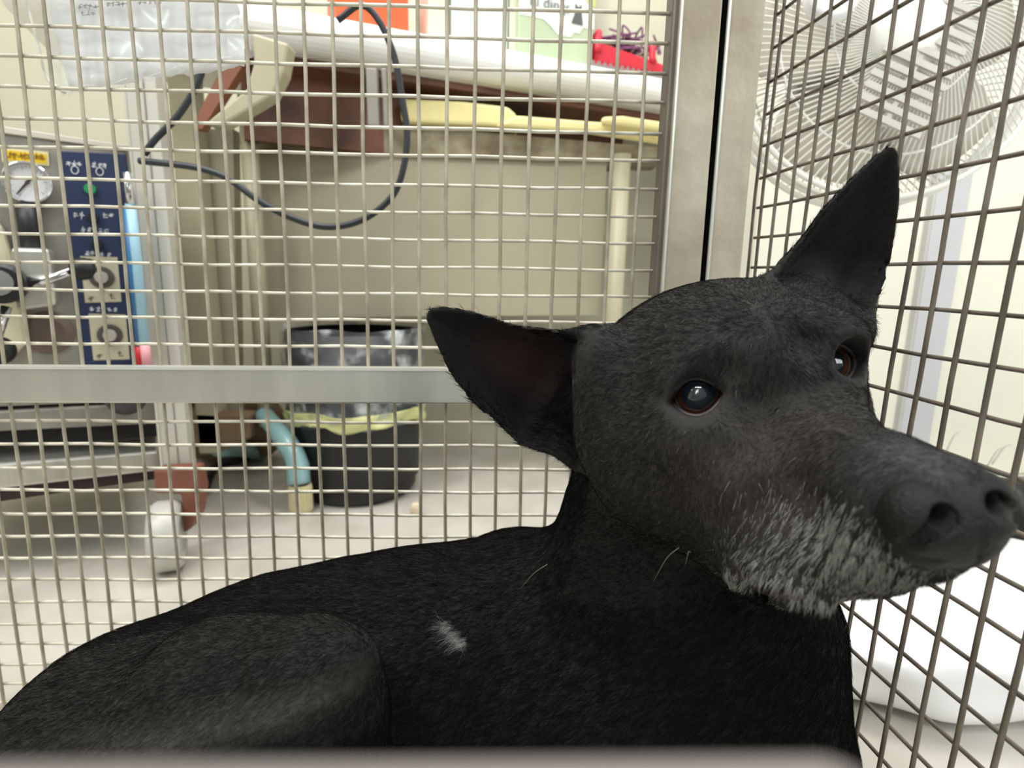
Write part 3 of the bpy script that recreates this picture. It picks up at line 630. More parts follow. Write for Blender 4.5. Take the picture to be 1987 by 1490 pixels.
# ================================================================ the dog
# head frames: L (f toward the nose from between the eyes, l = dog's left, u = up) and S (pitched up 15 degrees along the muzzle)
eR_ = ray(1350, 772); eR_ = eR_/eR_[1]*.2447; eL_ = ray(1640, 700); eL_ = eL_/eL_[1]*.2446
HO = (eR_+eL_)/2; hl = nrm(eL_-eR_); N_ = ray(1895, 985); N_ = N_/N_[1]*.1365
hf = N_-HO; hf = nrm(hf-hl*(hf@hl)); hu = np.cross(hf, hl)
c15, s15 = math.cos(math.radians(15)), math.sin(math.radians(15))
sf = hf*c15+hu*s15; su = -hf*s15+hu*c15
MS = np.array([sf, hl, su]).T                   # world = HO + MS @ (mm/1000)
def S(x, y, z): return HO+MS@(np.array([x, y, z])/1000.)
def Sinv(P): return (np.asarray(P)-HO)@MS*1000.
def Sx(px, py, x):                               # pixel ray at the plane x (mm) of the head frame
    r = ray(px, py); t = (x/1000.+HO@sf)/(r@sf); return r*t

class Field:
    def __init__(s, lo, hi, h):
        s.lo = np.array(lo, float); s.h = h; s.n = np.ceil((np.array(hi)-s.lo)/h).astype(int)+1
        s.f = np.full(s.n, .05, np.float32)
        s.ax = [(s.lo[i]+h*np.arange(s.n[i])).astype(np.float32) for i in range(3)]
    def region(s, c, r):
        c = np.array(c); a = np.maximum(np.floor((c-r-s.lo)/s.h).astype(int), 0); b = np.minimum(np.ceil((c+r-s.lo)/s.h).astype(int)+1, s.n)
        if (b <= a).any(): return None
        sl_ = tuple(slice(a[i], b[i]) for i in range(3))
        X = np.meshgrid(*[s.ax[i][sl_[i]] for i in range(3)], indexing='ij'); return sl_, X
    def put(s, c, r, fn, k, sub=False):
        g = s.region(c, r)
        if g is None: return
        sl_, X = g; d_ = fn(*X); o = s.f[sl_]
        if sub:
            d_ = -d_; hh = np.maximum(k-np.abs(o-d_), 0)/k; s.f[sl_] = np.maximum(o, d_)+hh*hh*k/4
        else:
            hh = np.maximum(k-np.abs(o-d_), 0)/k; s.f[sl_] = np.minimum(o, d_)-hh*hh*k/4
    def ell(s, c, rad, M=None, k=.012, sub=False):
        c = np.array(c); rad = np.array(rad); M = np.eye(3) if M is None else M
        def fn(X, Y, Z):
            p = [(X-c[0])*M[0, i]+(Y-c[1])*M[1, i]+(Z-c[2])*M[2, i] for i in range(3)]
            k0 = np.sqrt(sum((p[i]/rad[i])**2 for i in range(3))); k1 = np.sqrt(sum((p[i]/rad[i]**2)**2 for i in range(3)))
            return k0*(k0-1)/np.maximum(k1, 1e-6)
        s.put(c, rad.max()+k+.012, fn, k, sub)
    def cone(s, a, b, ra, rb, k=.012, sub=False, flat=None):
        a, b = np.array(a), np.array(b); ab = b-a; L = ab@ab
        def fn(X, Y, Z):
            t = np.clip(((X-a[0])*ab[0]+(Y-a[1])*ab[1]+(Z-a[2])*ab[2])/L, 0, 1)
            return np.sqrt((X-a[0]-ab[0]*t)**2+(Y-a[1]-ab[1]*t)**2+(Z-a[2]-ab[2]*t)**2)-(ra+(rb-ra)*t)
        s.put((a+b)/2, np.sqrt(L)/2+max(ra, rb)+k+.012, fn, k, sub)
    def mesh(s):
        f = s.f; n = s.n
        ins = f < 0
        cnt = np.zeros(n-1, np.uint8)
        for dx in (0, 1):
            for dy in (0, 1):
                for dz in (0, 1): cnt += ins[dx:n[0]-1+dx, dy:n[1]-1+dy, dz:n[2]-1+dz]
        act = (cnt > 0) & (cnt < 8); I = np.argwhere(act)
        idx = np.full(n-1, -1, np.int32); idx[act] = np.arange(len(I))
        val = {}
        for dx in (0, 1):
            for dy in (0, 1):
                for dz in (0, 1): val[(dx, dy, dz)] = f[I[:, 0]+dx, I[:, 1]+dy, I[:, 2]+dz].astype(float)
        acc = np.zeros((len(I), 3)); num = np.zeros(len(I))
        cs = list(val)
        for a in cs:
            for ax_ in range(3):
                if a[ax_] == 1: continue
                b = list(a); b[ax_] = 1; b = tuple(b); va, vb = val[a], val[b]; m = (va < 0) != (vb < 0)
                t = np.where(m, va/np.where(m, va-vb, 1), 0); p = np.array(a, float)[None, :].repeat(len(I), 0); p[:, ax_] += t
                acc += p*m[:, None]; num += m
        P = s.lo+(I+acc/num[:, None])*s.h
        quads = []
        for ax_ in range(3):
            sl0 = [slice(0, n[i]) for i in range(3)]; sl1 = list(sl0); sl0[ax_] = slice(0, n[ax_]-1); sl1[ax_] = slice(1, n[ax_])
            A_, B_ = ins[tuple(sl0)], ins[tuple(sl1)]; E_ = np.argwhere(A_ != B_)
            o1, o2 = [(1, 2), (2, 0), (0, 1)][ax_]
            ok = (E_[:, o1] > 0) & (E_[:, o2] > 0) & (E_[:, o1] < n[o1]-1) & (E_[:, o2] < n[o2]-1); E_ = E_[ok]
            fl_ = A_[E_[:, 0], E_[:, 1], E_[:, 2]]
            def at(d1, d2):
                q = E_.copy(); q[:, o1] -= d1; q[:, o2] -= d2; return idx[q[:, 0], q[:, 1], q[:, 2]]
            q = np.stack([at(1, 1), at(0, 1), at(0, 0), at(1, 0)], 1); q[~fl_] = q[~fl_][:, ::-1]; quads.append(q)
        return P, np.concatenate(quads)
def mesh_from(name, P, Q, m, parent=None):
    me = bpy.data.meshes.new(name); me.vertices.add(len(P)); me.vertices.foreach_set('co', P.astype(np.float32).ravel())
    me.loops.add(len(Q)*4); me.loops.foreach_set('vertex_index', Q.astype(np.int32).ravel()); me.polygons.add(len(Q))
    me.polygons.foreach_set('loop_start', np.arange(len(Q), dtype=np.int32)*4); me.polygons.foreach_set('loop_total', np.full(len(Q), 4, np.int32))
    me.polygons.foreach_set('use_smooth', [True]*len(Q)); me.update(); me.validate(); me.materials.append(m)
    o = bpy.data.objects.new(name, me); C.objects.link(o)
    if parent: o.parent = parent
    return o

D = Field((-.36, .10, -.415), (.262, .462, .092), .0019)
def hit(px, py, t0=.11, t1=.45):
    r = ray(px, py); r = r/r[1]; t = np.arange(t0, t1, .0006); P = r[None]*t[:, None]; I = np.round((P-D.lo)/D.h).astype(int)
    ok = ((I >= 0)&(I < D.n)).all(1); v = np.full(len(t), .05); v[ok] = D.f[I[ok, 0], I[ok, 1], I[ok, 2]]
    k = np.argmax(v < 0); return P[k]
mm = .001
def hE(c, r, k=12, sub=False): D.ell(S(*c), np.array(r)*mm, MS, k*mm, sub)
def hC(a, b, ra, rb, k=12, sub=False): D.cone(S(*a), S(*b), ra*mm, rb*mm, k*mm, sub)
# --- body (world coordinates from where it stands on the tray)
def bC(a, b, ra, rb, k=.03): D.cone(a, b, ra, rb, k)
rump = PY(345, 1500, .325); loin = PY(560, 1430, .345); back = PY(775, 1372, .362); withers = PY(1020, 1262, .375)
bC(rump, loin, .098, .103); bC(loin, back, .103, .103); bC(back, withers, .103, .088)
bC(back-[0, 0, .02], PY(1250, 1500, .34), .09, .09)
# chest and neck
bC(PY(1235, 1240, .37), PY(1300, 960, .34), .078, .055, .03)
bC(PY(1300, 960, .34), S(-60, -2, -10), .055, .042, .03)
bC(PY(1330, 1400, .33), PY(1300, 1150, .335), .075, .068, .04)
bC(PY(1440, 1420, .325), PY(1440, 1150, .315), .058, .045, .03)
bC(PY(1500, 1500, .31), PY(1510, 1230, .305), .040, .034, .02)
bC(PY(1130, 1300, .355), PY(1150, 1420, .30), .07, .05, .03)
# hind leg folded on the near side: thigh, knee, shank, foot
kn = PY(668, 1290, .25)
bC(PY(230, 1500, .29), PY(470, 1440, .265), .07, .055, .03)
bC(PY(430, 1330, .27), PY(600, 1300, .258), .034, .026, .02)
bC(PY(460, 1440, .265), PY(600, 1370, .255), .055, .032, .02)
bC(kn, PY(668, 1480, .25), .0155, .018, .015)
bC(PY(600, 1400, .25), PY(600, 1560, .25), .030, .03, .02)
bC((-.085, .235, ZC+.03), (-.21, .225, ZC+.022), .022, .016, .015)
bC((-.21, .225, ZC+.018), (-.12, .20, ZC+.014), .016, .012, .012)
for q in range(4): bC((-.125, .192+.007*q, ZC+.014), (-.093, .190+.008*q, ZC+.008), .0075, .0065, .005)
# front legs
el = np.array([.075, .285, ZC+.12])
bC(PY(1180, 1440, .31), el, .045, .03, .03)
bC(el, (.07, .25, ZC+.022), .026, .016, .02)
bC((.07, .25, ZC+.02), (.07, .20, ZC+.014), .016, .014, .012)
for q in range(4): bC((.055+.010*q, .198, ZC+.014), (.053+.011*q, .175+.003*abs(q-1.5), ZC+.008), .0075, .0065, .005)
bC(PY(1520, 1470, .31), (.16, .29, ZC+.022), .036, .017, .02)
bC((.16, .29, ZC+.02), (.162, .235, ZC+.014), .017, .014, .012)
for q in range(4): bC((.147+.010*q, .232, ZC+.014), (.145+.011*q, .209+.003*abs(q-1.5), ZC+.008), .0075, .0065, .005)
# tail curled along the tray
tl = [(-.32, .34, -.33), (-.335, .29, -.375), (-.30, .21, ZC+.012), (-.22, .165, ZC+.011), (-.15, .15, ZC+.010)]
for q in range(4): bC(tl[q], tl[q+1], .022-.004*q, .018-.004*q, .012)
# --- head
hE((-58, -6, 1), (60, 68, 50), 12)
hE((-46, -42, -32), (48, 43, 44), 20); hE((-46, 24, -32), (44, 36, 42), 20)
hE((-30, -26, -52), (38, 30, 32), 18); hE((-30, 18, -52), (38, 26, 30), 18)
hE((-24, 2, 6), (42, 40, 32), 16)
hE((-9, -28, 9), (22, 18, 13), 12); hE((-9, 32, 9), (22, 16, 13), 12)
hE((-14, -42, -16), (34, 20, 17), 14); hE((-14, 27, -13), (26, 14, 16), 12)
hC((-4, 1, -29), (58, 4, -39), 25, 20.5, 14)
hC((58, 4, -39), (86, 3.5, -36), 20.5, 17, 8)
hC((-2, -24, -56), (34, -17, -61), 21, 21, 12); hC((34, -16, -60), (68, -7, -50), 20, 15, 10)
hC((-2, 17, -56), (34, 10, -60), 19, 19, 12); hC((34, 10, -58), (70, 8, -49), 19, 14, 10)
hC((-40, 0, -55), (54, 1, -65), 28, 8, 14)
hE((-12, -30, -76), (26, 14, 12), 14)
# fill of cheek below the eye
hE((8, -32, -30), (30, 14, 20), 16); hE((8, 20, -30), (24, 10, 16), 12)
# eyes: lid bulge, then the almond opening
EYES = {}
for sg, cpos, wdt, hgt in ((-1, None, 12.2, 8.8), (1, None, 11.0, 9.2)):
    surf = (eR_ if sg < 0 else eL_)
    tocam = nrm(-surf); ax_ = nrm(tocam*.55+nrm(sf+hl*sg*.55+su*.1)*.45) if sg < 0 else nrm(sf*.6+hl*.35+tocam*.5+su*.1)
    ctr = surf-ax_*.0125
    if sg > 0: ctr = ctr-hl*.0025
    EYES[sg] = (ctr, ax_)
    D.ell(ctr, (.0145,)*3, None, .007)
    tu = nrm(hu-ax_*(hu@ax_)); tr = np.cross(tu, ax_)   # tr: to image right for a viewer looking at the eye
    if tr[0] < 0: tr = -tr
    th_ = math.radians(4 if sg < 0 else 0); tr, tu = tr*math.cos(th_)+tu*math.sin(th_), tu*math.cos(th_)-tr*math.sin(th_)
    EYES[sg] = (ctr, ax_, tr, tu, wdt, hgt)
    def fn(X, Y, Z, c=ctr, a=ax_, r_=tr, u_=tu, w_=wdt*mm, h_=hgt*mm):
        dx, dy, dz = X-c[0], Y-c[1], Z-c[2]; p = dx*r_[0]+dy*r_[1]+dz*r_[2]; q = dx*u_[0]+dy*u_[1]+dz*u_[2]; l_ = dx*a[0]+dy*a[1]+dz*a[2]
        q = np.where(q > 0, q, q*1.08)
        return np.maximum((np.abs(q)/h_+(p/w_)**2-1)*h_*.75, .002-l_)
    D.put(ctr, .03, fn, .0015, True)
# mouth slit
def dimple(px, py, r, dep, k=10):
    p = hit(px, py); D.ell(p+nrm(-p)*(r-dep)*mm, (r*mm,)*3, None, k*mm, True)
dimple(1345, 706, 14, 3.5); dimple(1395, 725, 9, 2, 8); dimple(1590, 655, 10, 2.5, 8); dimple(1400, 870, 16, 2.0); dimple(1500, 1000, 16, 1.5)
rid = [hit(x, y)+np.array([0, -.0005, 0]) for x, y in ((1428, 1092), (1430, 1118), (1452, 1146), (1496, 1160), (1545, 1163), (1600, 1163))]
for a, b in zip(rid, rid[1:]): D.cone(a, b, .0030, .0030, .004)
up_ = [hit(x, y) for x, y in ((1445, 1086), (1480, 1108), (1520, 1135), (1560, 1142))]
for a, b in zip(up_, up_[1:]): D.cone(a, b, .0032, .0030, .005)
mth = [hit(x, y)+np.array([0, .0005, 0]) for x, y in ((1436, 1100), (1446, 1120), (1470, 1134), (1505, 1149), (1545, 1155))]
ll_ = [hit(x, y)+np.array([0, .001, 0]) for x, y in ((1895, 1062), (1870, 1095), (1820, 1122), (1760, 1142), (1700, 1156))]
for a, b in zip(ll_, ll_[1:]): D.cone(a, b, .0013, .0010, .003, True)
for a, b in zip(mth, mth[1:]): D.cone(a-(sf*.0)+nrm(a)*0, b, .0016, .0016, .002, True)
# --- ears: curved leaves with real thickness, base buried in the skull
def ear(outline, p_base, p_tip, side_px, cup, th, name):
    """outline in pixels on a plane through base and tip"""
    a = nrm(p_tip-p_base); wv = side_px; nn_ = nrm(np.cross(a, wv)); 
    if nn_@nrm(-p_base) < 0: nn_ = -nn_
    wv = np.cross(nn_, a); pl_ = Plane(p_base, nn_); pts = [pl_(x, y) for x, y in outline]
    U = np.array([[(p-p_base)@a, (p-p_base)@wv] for p in pts])
    cen = pts and np.mean(pts, axis=0)
    wmid = np.mean(U[:, 1])
    def fn(X, Y, Z):
        dx, dy, dz = X-p_base[0], Y-p_base[1], Z-p_base[2]
        u = dx*a[0]+dy*a[1]+dz*a[2]; v = dx*wv[0]+dy*wv[1]+dz*wv[2]; n_ = dx*nn_[0]+dy*nn_[1]+dz*nn_[2]
        dd = np.full(u.shape, 1e9, np.float32); inside = np.zeros(u.shape, bool); m = len(U)
        for i in range(m):
            x0, y0 = U[i]; x1, y1 = U[(i+1) % m]; ex, ey = x1-x0, y1-y0; t = np.clip(((u-x0)*ex+(v-y0)*ey)/(ex*ex+ey*ey), 0, 1)
            dd = np.minimum(dd, (u-x0-ex*t)**2+(v-y0-ey*t)**2)
            cnd = ((y0 > v) != (y1 > v)) & (u < ex*(v-y0)/(ey if abs(ey) > 1e-9 else 1e-9)+x0); inside ^= cnd
        dd = np.sqrt(dd); e2 = np.where(inside, -dd, dd)
        edge = np.clip(-e2/.012, 0, 1)
        th = .0034; surf_ = -cup*(1-(1-edge)**2)*np.clip(1.25-u/np.linalg.norm(p_tip-p_base), .15, 1)
        th2 = th*(1+.8*np.clip(1-u/.03, 0, 1))
        return (np.sqrt(np.maximum(e2+.003, 0)**2+np.maximum(np.abs(n_-surf_), 0)**2)-th2)*.85
    D.put((p_base+p_tip)/2, np.linalg.norm(p_tip-p_base)/2+.05, fn, .007)
    return p_base, a, wv, nn_
bR = PY(1135, 770, .300); tR = PY(833, 603, .300)
EAR_R = ear([(1175, 648), (1110, 645), (1000, 632), (920, 606), (862, 597), (832, 601), (828, 618), (850, 672), (876, 728), (915, 778), (965, 822), (1010, 858), (1075, 872), (1120, 905), (1180, 900)], bR, tR, np.array([0, 0, 1.]), .022, .0028, 'R')
bL = PY(1605, 600, .292); tL = PY(1735, 287, .292)
EAR_L = ear([(1490, 545), (1520, 510), (1565, 455), (1600, 405), (1650, 352), (1700, 303), (1730, 282), (1742, 300), (1744, 360), (1740, 430), (1728, 500), (1705, 560), (1672, 610), (1668, 650), (1640, 690), (1560, 640)], bL, tL, np.array([1., 0, 0]), .016, .0028, 'L')
# ear roots
D.cone(PY(1165, 700, .292), PY(1190, 840, .285), .015, .018, .015); D.cone(PY(1560, 585, .298), PY(1640, 640, .285), .014, .012, .014)
for sg in (-1, 1):
    y0 = 2+sg*7.5; hC((112, y0, -31), (84, y0-sg*1, -31), 3.6, 2.6, 1, True); hC((106, y0+sg*1, -32), (94, y0+sg*10.5, -40), 3.0, 1.6, 1, True)
P_, Q_ = D.mesh()
# keep the largest shell only is not needed: everything overlaps the body
def coat_colour(P):
    n_ = len(P); col = np.zeros((n_, 4), np.float32); col[:] = (*srgb((20, 19, 18)), 1)
    L = Sinv(P)
    def blend(m, rgb): 
        m = np.clip(m, 0, 1)[:, None]; col[:, :3] = col[:, :3]*(1-m)+np.array(srgb(rgb))*m
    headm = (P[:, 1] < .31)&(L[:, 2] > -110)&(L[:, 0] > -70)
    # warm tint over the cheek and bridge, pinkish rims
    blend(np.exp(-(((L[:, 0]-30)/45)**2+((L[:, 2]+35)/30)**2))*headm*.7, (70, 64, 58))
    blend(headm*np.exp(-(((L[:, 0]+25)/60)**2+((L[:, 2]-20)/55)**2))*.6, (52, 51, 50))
    for sg in (-1, 1):
        c = EYES[sg][0]; dd = np.linalg.norm(P-(c-su*.006), axis=1); blend(np.exp(-(dd/.019)**2)*.55, (70, 62, 62))
    nt_ = S(84, 4, -22); blend(np.exp(-(np.linalg.norm((P-nt_)@MS/np.array([.018, .018, .012]), axis=1))**2)*.7, (84, 86, 92))  # bluish sheen on top of the muzzle tip painted into the coat
    # grey muzzle
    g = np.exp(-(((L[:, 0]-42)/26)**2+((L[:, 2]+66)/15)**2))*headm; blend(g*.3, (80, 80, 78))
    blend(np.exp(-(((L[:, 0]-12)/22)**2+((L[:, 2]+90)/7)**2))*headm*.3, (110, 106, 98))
    for (pb, a, wv, nn_) in (EAR_R, EAR_L):
        q = P-pb; u = q@a; m = (np.abs(q@nn_) < .05)&(np.abs(q@wv) < .06); blend(np.clip((u-.012)/.02, 0, 1)*m*.93, (2, 2, 2))
    # inner ears: dark reddish skin
    for (pb, a, wv, nn_), amt in ((EAR_R, .55), (EAR_L, .12)):
        q = P-pb; u = q@a; v = q@wv; n2 = q@nn_; m = (n2 < .004)&(u > .01)&(np.linalg.norm(q, axis=1) < .12)
        blend(np.exp(-(((u-.035)/.026)**2+((v)/.016)**2))*m*amt, (58, 30, 28))
    # white scar on the shoulder
    for (px, py, Y, rx) in ((866, 1218, .27, 1), (880, 1234, .27, 1), (894, 1250, .27, 1)):
        r_ = nrm(ray(px, py)); t = P@r_; dd = np.linalg.norm(P-np.outer(t, r_), axis=1)/t*1100; blend(((12-dd)/5)*(t < .42), (150, 150, 148))
    return col
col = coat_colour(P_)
fur_m = bpy.data.materials.new('black_coat'); fur_m.use_nodes = True; nt = fur_m.node_tree; b_ = nt.nodes['Principled BSDF']
at_ = nt.nodes.new('ShaderNodeAttribute'); at_.attribute_name = 'coat'
no = nt.nodes.new('ShaderNodeTexNoise'); no.inputs['Scale'].default_value = 140; no.inputs['Detail'].default_value = 6
mx = nt.nodes.new('ShaderNodeMixRGB'); mx.blend_type = 'MULTIPLY'; mx.inputs[0].default_value = .7
nt.links.new(at_.outputs['Color'], mx.inputs[1]); nt.links.new(no.outputs['Fac'], mx.inputs[2]); nt.links.new(mx.outputs[0], b_.inputs['Base Color'])
b_.inputs['Roughness'].default_value = .7; b_.inputs['Specular IOR Level'].default_value = .18
b_.inputs['Sheen Weight'].default_value = .06; b_.inputs['Sheen Roughness'].default_value = .5
bp = nt.nodes.new('ShaderNodeBump'); bp.inputs['Strength'].default_value = .35; bp.inputs['Distance'].default_value = .0015
nt.links.new(no.outputs['Fac'], bp.inputs['Height']); nt.links.new(bp.outputs[0], b_.inputs['Normal'])
dog = mesh_from('dog', P_, Q_, fur_m); tag(dog, 'black dog with large upright ears and grizzled muzzle lying in the wire cage', 'dog')
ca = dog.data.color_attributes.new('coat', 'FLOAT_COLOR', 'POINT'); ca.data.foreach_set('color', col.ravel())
print('dog verts', len(P_))

for q_ in ((1620,1070,45),(1480,1120,20),(1560,1020,35),(1720,1100,60)): print(q_, Sinv(Sx(*q_)))
print('iso', len(P_))
lipp = []
for x, y in ((1433, 1096), (1440, 1116), (1464, 1134), (1500, 1149), (1545, 1156), (1590, 1158)):
    p_ = hit(x, y); lipp.append(p_+nrm(-p_)*.0008)
bm = B(); tube(bm, spline(lipp, 6), [.0006+.0014*math.sin(math.pi*min(1, (k+1)/31)) for k in range(31)], 8); link('lip', bm, mat('dark_lip', (46, 36, 35), .5, 0, .3, 200), dog, smooth=True)
# --- nose leather with nostrils, own finer field
NF = Field(S(84, 2, -32)-.042, S(84, 2, -32)+.042, .0006); D0 = D; D = NF
hE((86, 3, -37), (17, 15.5, 11.5), 4); hE((92, -6, -33), (10, 10, 10), 6); hE((92, 10, -33), (10, 9, 10), 6); hE((90, 2, -42), (9, 7, 8), 5)
for sg, yc in ((-1, 2), (1, 2)):
    y0 = yc+sg*7.5
    hE((105, y0, -31), (7, 3.6, 4.2), 1.5, True)
    hC((103, y0+sg*1, -32), (94, y0+sg*9.5, -40), 3.2, 1.3, 1.5, True)
    hC((107, y0, -31), (78, y0-sg*1, -31), 3.6, 2.6, 1, True)
hC((104, 2, -37), (98, 2, -54), 1.0, 1.0, 1.2, True)
D = D0; nP, nQ = NF.mesh()
nl = mat('nose_leather', (8, 8, 9), .55, 0, .25, 260, .35, 900, rgb2=(5, 5, 6), spec=.3)
nose = mesh_from('nose', nP, nQ, nl, dog)

# --- eyes
def eye_material():
    m = bpy.data.materials.new('eye_surface'); m.use_nodes = True; nt = m.node_tree; b = nt.nodes['Principled BSDF']
    tc = nt.nodes.new('ShaderNodeTexCoord'); sx = nt.nodes.new('ShaderNodeSeparateXYZ'); nt.links.new(tc.outputs['Object'], sx.inputs[0])
    mr = nt.nodes.new('ShaderNodeMapRange'); mr.inputs['From Min'].default_value = .0115; mr.inputs['From Max'].default_value = .004
    nt.links.new(sx.outputs['Z'], mr.inputs['Value'])
    r = nt.nodes.new('ShaderNodeValToRGB'); cr = r.color_ramp; e0 = cr.elements[0]; e1 = cr.elements[1]
    e0.position = 0; e0.color = (*srgb((28, 36, 42)), 1); e1.position = 1; e1.color = (*srgb((150, 140, 130)), 1)
    for p_, c_ in ((.34, (24, 30, 38)), (.38, (66, 36, 27)), (.60, (92, 50, 36)), (.66, (36, 22, 18)), (.76, (140, 126, 116))):
        e_ = cr.elements.new(p_); e_.color = (*srgb(c_), 1)
    nt.links.new(mr.outputs[0], r.inputs[0]); nt.links.new(r.outputs[0], b.inputs['Base Color'])
    b.inputs['Roughness'].default_value = .06; b.inputs['Coat Weight'].default_value = 1; b.inputs['Coat Roughness'].default_value = .03
    b.inputs['Specular IOR Level'].default_value = .8
    return m
em = eye_material(); rim_m = mat('eyelid_rim', (70, 60, 60), .45, 0, .2, 200)
for sg in (-1, 1):
    ctr, ax_, tr, tu, wdt, hgt = EYES[sg]
    bm = B(); bmesh.ops.create_uvsphere(bm, u_segments=48, v_segments=32, radius=.0115)
    for v in bm.verts:
        if v.co.z > .006: v.co.z += 60*(v.co.z-.006)**2*.3
    me = bpy.data.meshes.new('eyeball'); 
    for f_ in bm.faces: f_.smooth = True
    bm.to_mesh(me); bm.free(); me.materials.append(em); o = bpy.data.objects.new('eyeball', me); C.objects.link(o); o.parent = dog
    gz_ = nrm(nrm(-ctr)*.8+ax_*.2+np.array([.0, 0, .2])); o.rotation_euler = V(gz_).to_track_quat('Z', 'Y').to_euler(); o.location = V(ctr)
    # lid rim
    bm = B(); n1 = 56; pts = []; rad = []
    for k in range(n1+1):
        t = 2*math.pi*k/n1; p = math.cos(t)*wdt*1.0; q = math.sin(t); q = (1 if q > 0 else -1/1.08)*hgt*max(0, 1-(p/wdt)**2)
        r2 = p*p+q*q; zz = math.sqrt(max(13.2**2-r2, 1)); pts.append(ctr+(tr*p+tu*q+ax_*zz)*mm); rad.append(.0010)
    tube(bm, pts, rad, 8, False); link('eyelid', bm, rim_m, dog, smooth=True)
    bm = B(); k0 = int(n1*.53); k1 = int(n1*.98); tube(bm, [p_+(p_-ctr)*.02-tu*.0006 for p_ in pts[k0:k1]], [.0003+.0010*math.sin(math.pi*(k-k0)/(k1-k0-1)) for k in range(k0, k1)], 8); link('lower_lid', bm, mat('lower_lid_skin', (128, 112, 110), .45, 0, .3, 300), dog, smooth=True)

# --- hair
def vnormals(P, Q):
    n_ = np.cross(P[Q[:, 2]]-P[Q[:, 0]], P[Q[:, 3]]-P[Q[:, 1]]); return n_
fn_ = vnormals(P_, Q_); fa = np.linalg.norm(fn_, axis=1)/2; fnn = fn_/np.maximum(np.linalg.norm(fn_, axis=1), 1e-12)[:, None]; fc_ = P_[Q_].mean(1)
if (fnn*(fc_-np.array([0, .34, -.3]))).sum(1).mean() < 0: fnn = -fnn
LS = Sinv(fc_)
depth = fc_[:, 1]; facing = -(fnn*fc_).sum(1)/np.linalg.norm(fc_, axis=1)
wgt = fa*np.where(facing > -.35, 1, .0)*np.clip(.25/np.maximum(depth, .1), .6, 2.0)**1.3
for sg in (-1, 1):
    ctr, ax_, tr, tu, wdt, hgt = EYES[sg]; q = fc_-ctr; p = q@tr*1000; r_ = q@tu*1000; f_ = q@ax_
    wgt = np.where((f_ > 0)&(np.abs(r_)/(hgt+2.5)+(p/(wdt+3))**2 < 1), 0, wgt)
# keep the hairs off the nose leather and the ear hollows
wgt = np.where(((LS-np.array([95, 3, -38]))**2/np.array([19, 18, 14])**2).sum(1) < 1, 0, wgt)
inner = np.zeros(len(fc_), bool)
for (pb, a, wv, nn_) in (EAR_R, EAR_L):
    q = fc_-pb; u = q@a; inner |= (u > .012)&(u < .11)&(np.abs(q@wv) < .05)&(fnn@nn_ > .4)
wgt = np.where(inner, wgt*.12, wgt)
def q_idx(fi): return Q_[fi, 0]
def make_hair(name, n_, prob, length, lift, radius, material, jit=.35, parent=None, seed=1, usecol=False, npt=4):
    g = np.random.default_rng(seed); pr = prob/prob.sum(); fi = g.choice(len(pr), n_, p=pr)
    a, b = g.random(n_)[:, None], g.random(n_)[:, None]; q = P_[Q_[fi]]
    root = (q[:, 0]*(1-a)+q[:, 1]*a)*(1-b)+(q[:, 3]*(1-a)+q[:, 2]*a)*b; nn_ = fnn[fi]
    L = Sinv(root)
    headw = np.clip((.335-root[:, 1])/.03, 0, 1)*np.clip((L[:, 2]+118)/12, 0, 1)*np.clip((root[:, 0]-.03)/.03, 0, 1)
    mz = np.clip((L[:, :1]+5)/20, 0, 1); fh = -sf[None]*(1-.55*mz)+np.sign(L[:, 1:2])*hl[None]*.25-su[None]*(.35+.75*mz)
    fb = np.tile(np.array([-.75, .05, -.55]), (n_, 1)); fl_ = fh*headw[:, None]+fb*(1-headw[:, None])
    for (pb, a_, wv, nx_), in ((EAR_R,), (EAR_L,)):
        qq = root-pb; m = ((qq@a_) > .012)&(np.abs(qq@wv) < .05)&(np.abs(qq@nx_) < .03); fl_[m] = a_
    fl_ = fl_+g.normal(0, jit, (n_, 3)); fl_ -= nn_*(fl_*nn_).sum(1)[:, None]; fl_ /= np.maximum(np.linalg.norm(fl_, axis=1), 1e-6)[:, None]
    ln = (length*(.6+.7*g.random(n_)))[:, None] if np.isscalar(length) else (length[fi]*(.6+.7*g.random(n_)))[:, None]
    pos = np.zeros((n_, npt, 3)); rd = np.zeros((n_, npt))
    for k in range(npt):
        t = k/(npt-1); pos[:, k] = root+ln*t*(fl_*math.cos(lift*(1-t*.7))+nn_*math.sin(lift*(1-t*.7)))-nn_*.0003; rd[:, k] = radius*(1-.85*t)
    cv_ = bpy.data.hair_curves.new(name); cv_.add_curves([npt]*n_)
    cv_.attributes['position'].data.foreach_set('vector', pos.astype(np.float32).ravel())
    ra_ = cv_.attributes.get('radius') or cv_.attributes.new('radius', 'FLOAT', 'POINT'); ra_.data.foreach_set('value', rd.astype(np.float32).ravel())
    if usecol:
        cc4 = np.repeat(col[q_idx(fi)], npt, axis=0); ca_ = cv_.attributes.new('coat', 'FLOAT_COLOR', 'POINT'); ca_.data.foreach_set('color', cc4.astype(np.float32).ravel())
    cv_.materials.append(material); o = bpy.data.objects.new(name, cv_); C.objects.link(o); o.parent = dog
    return o
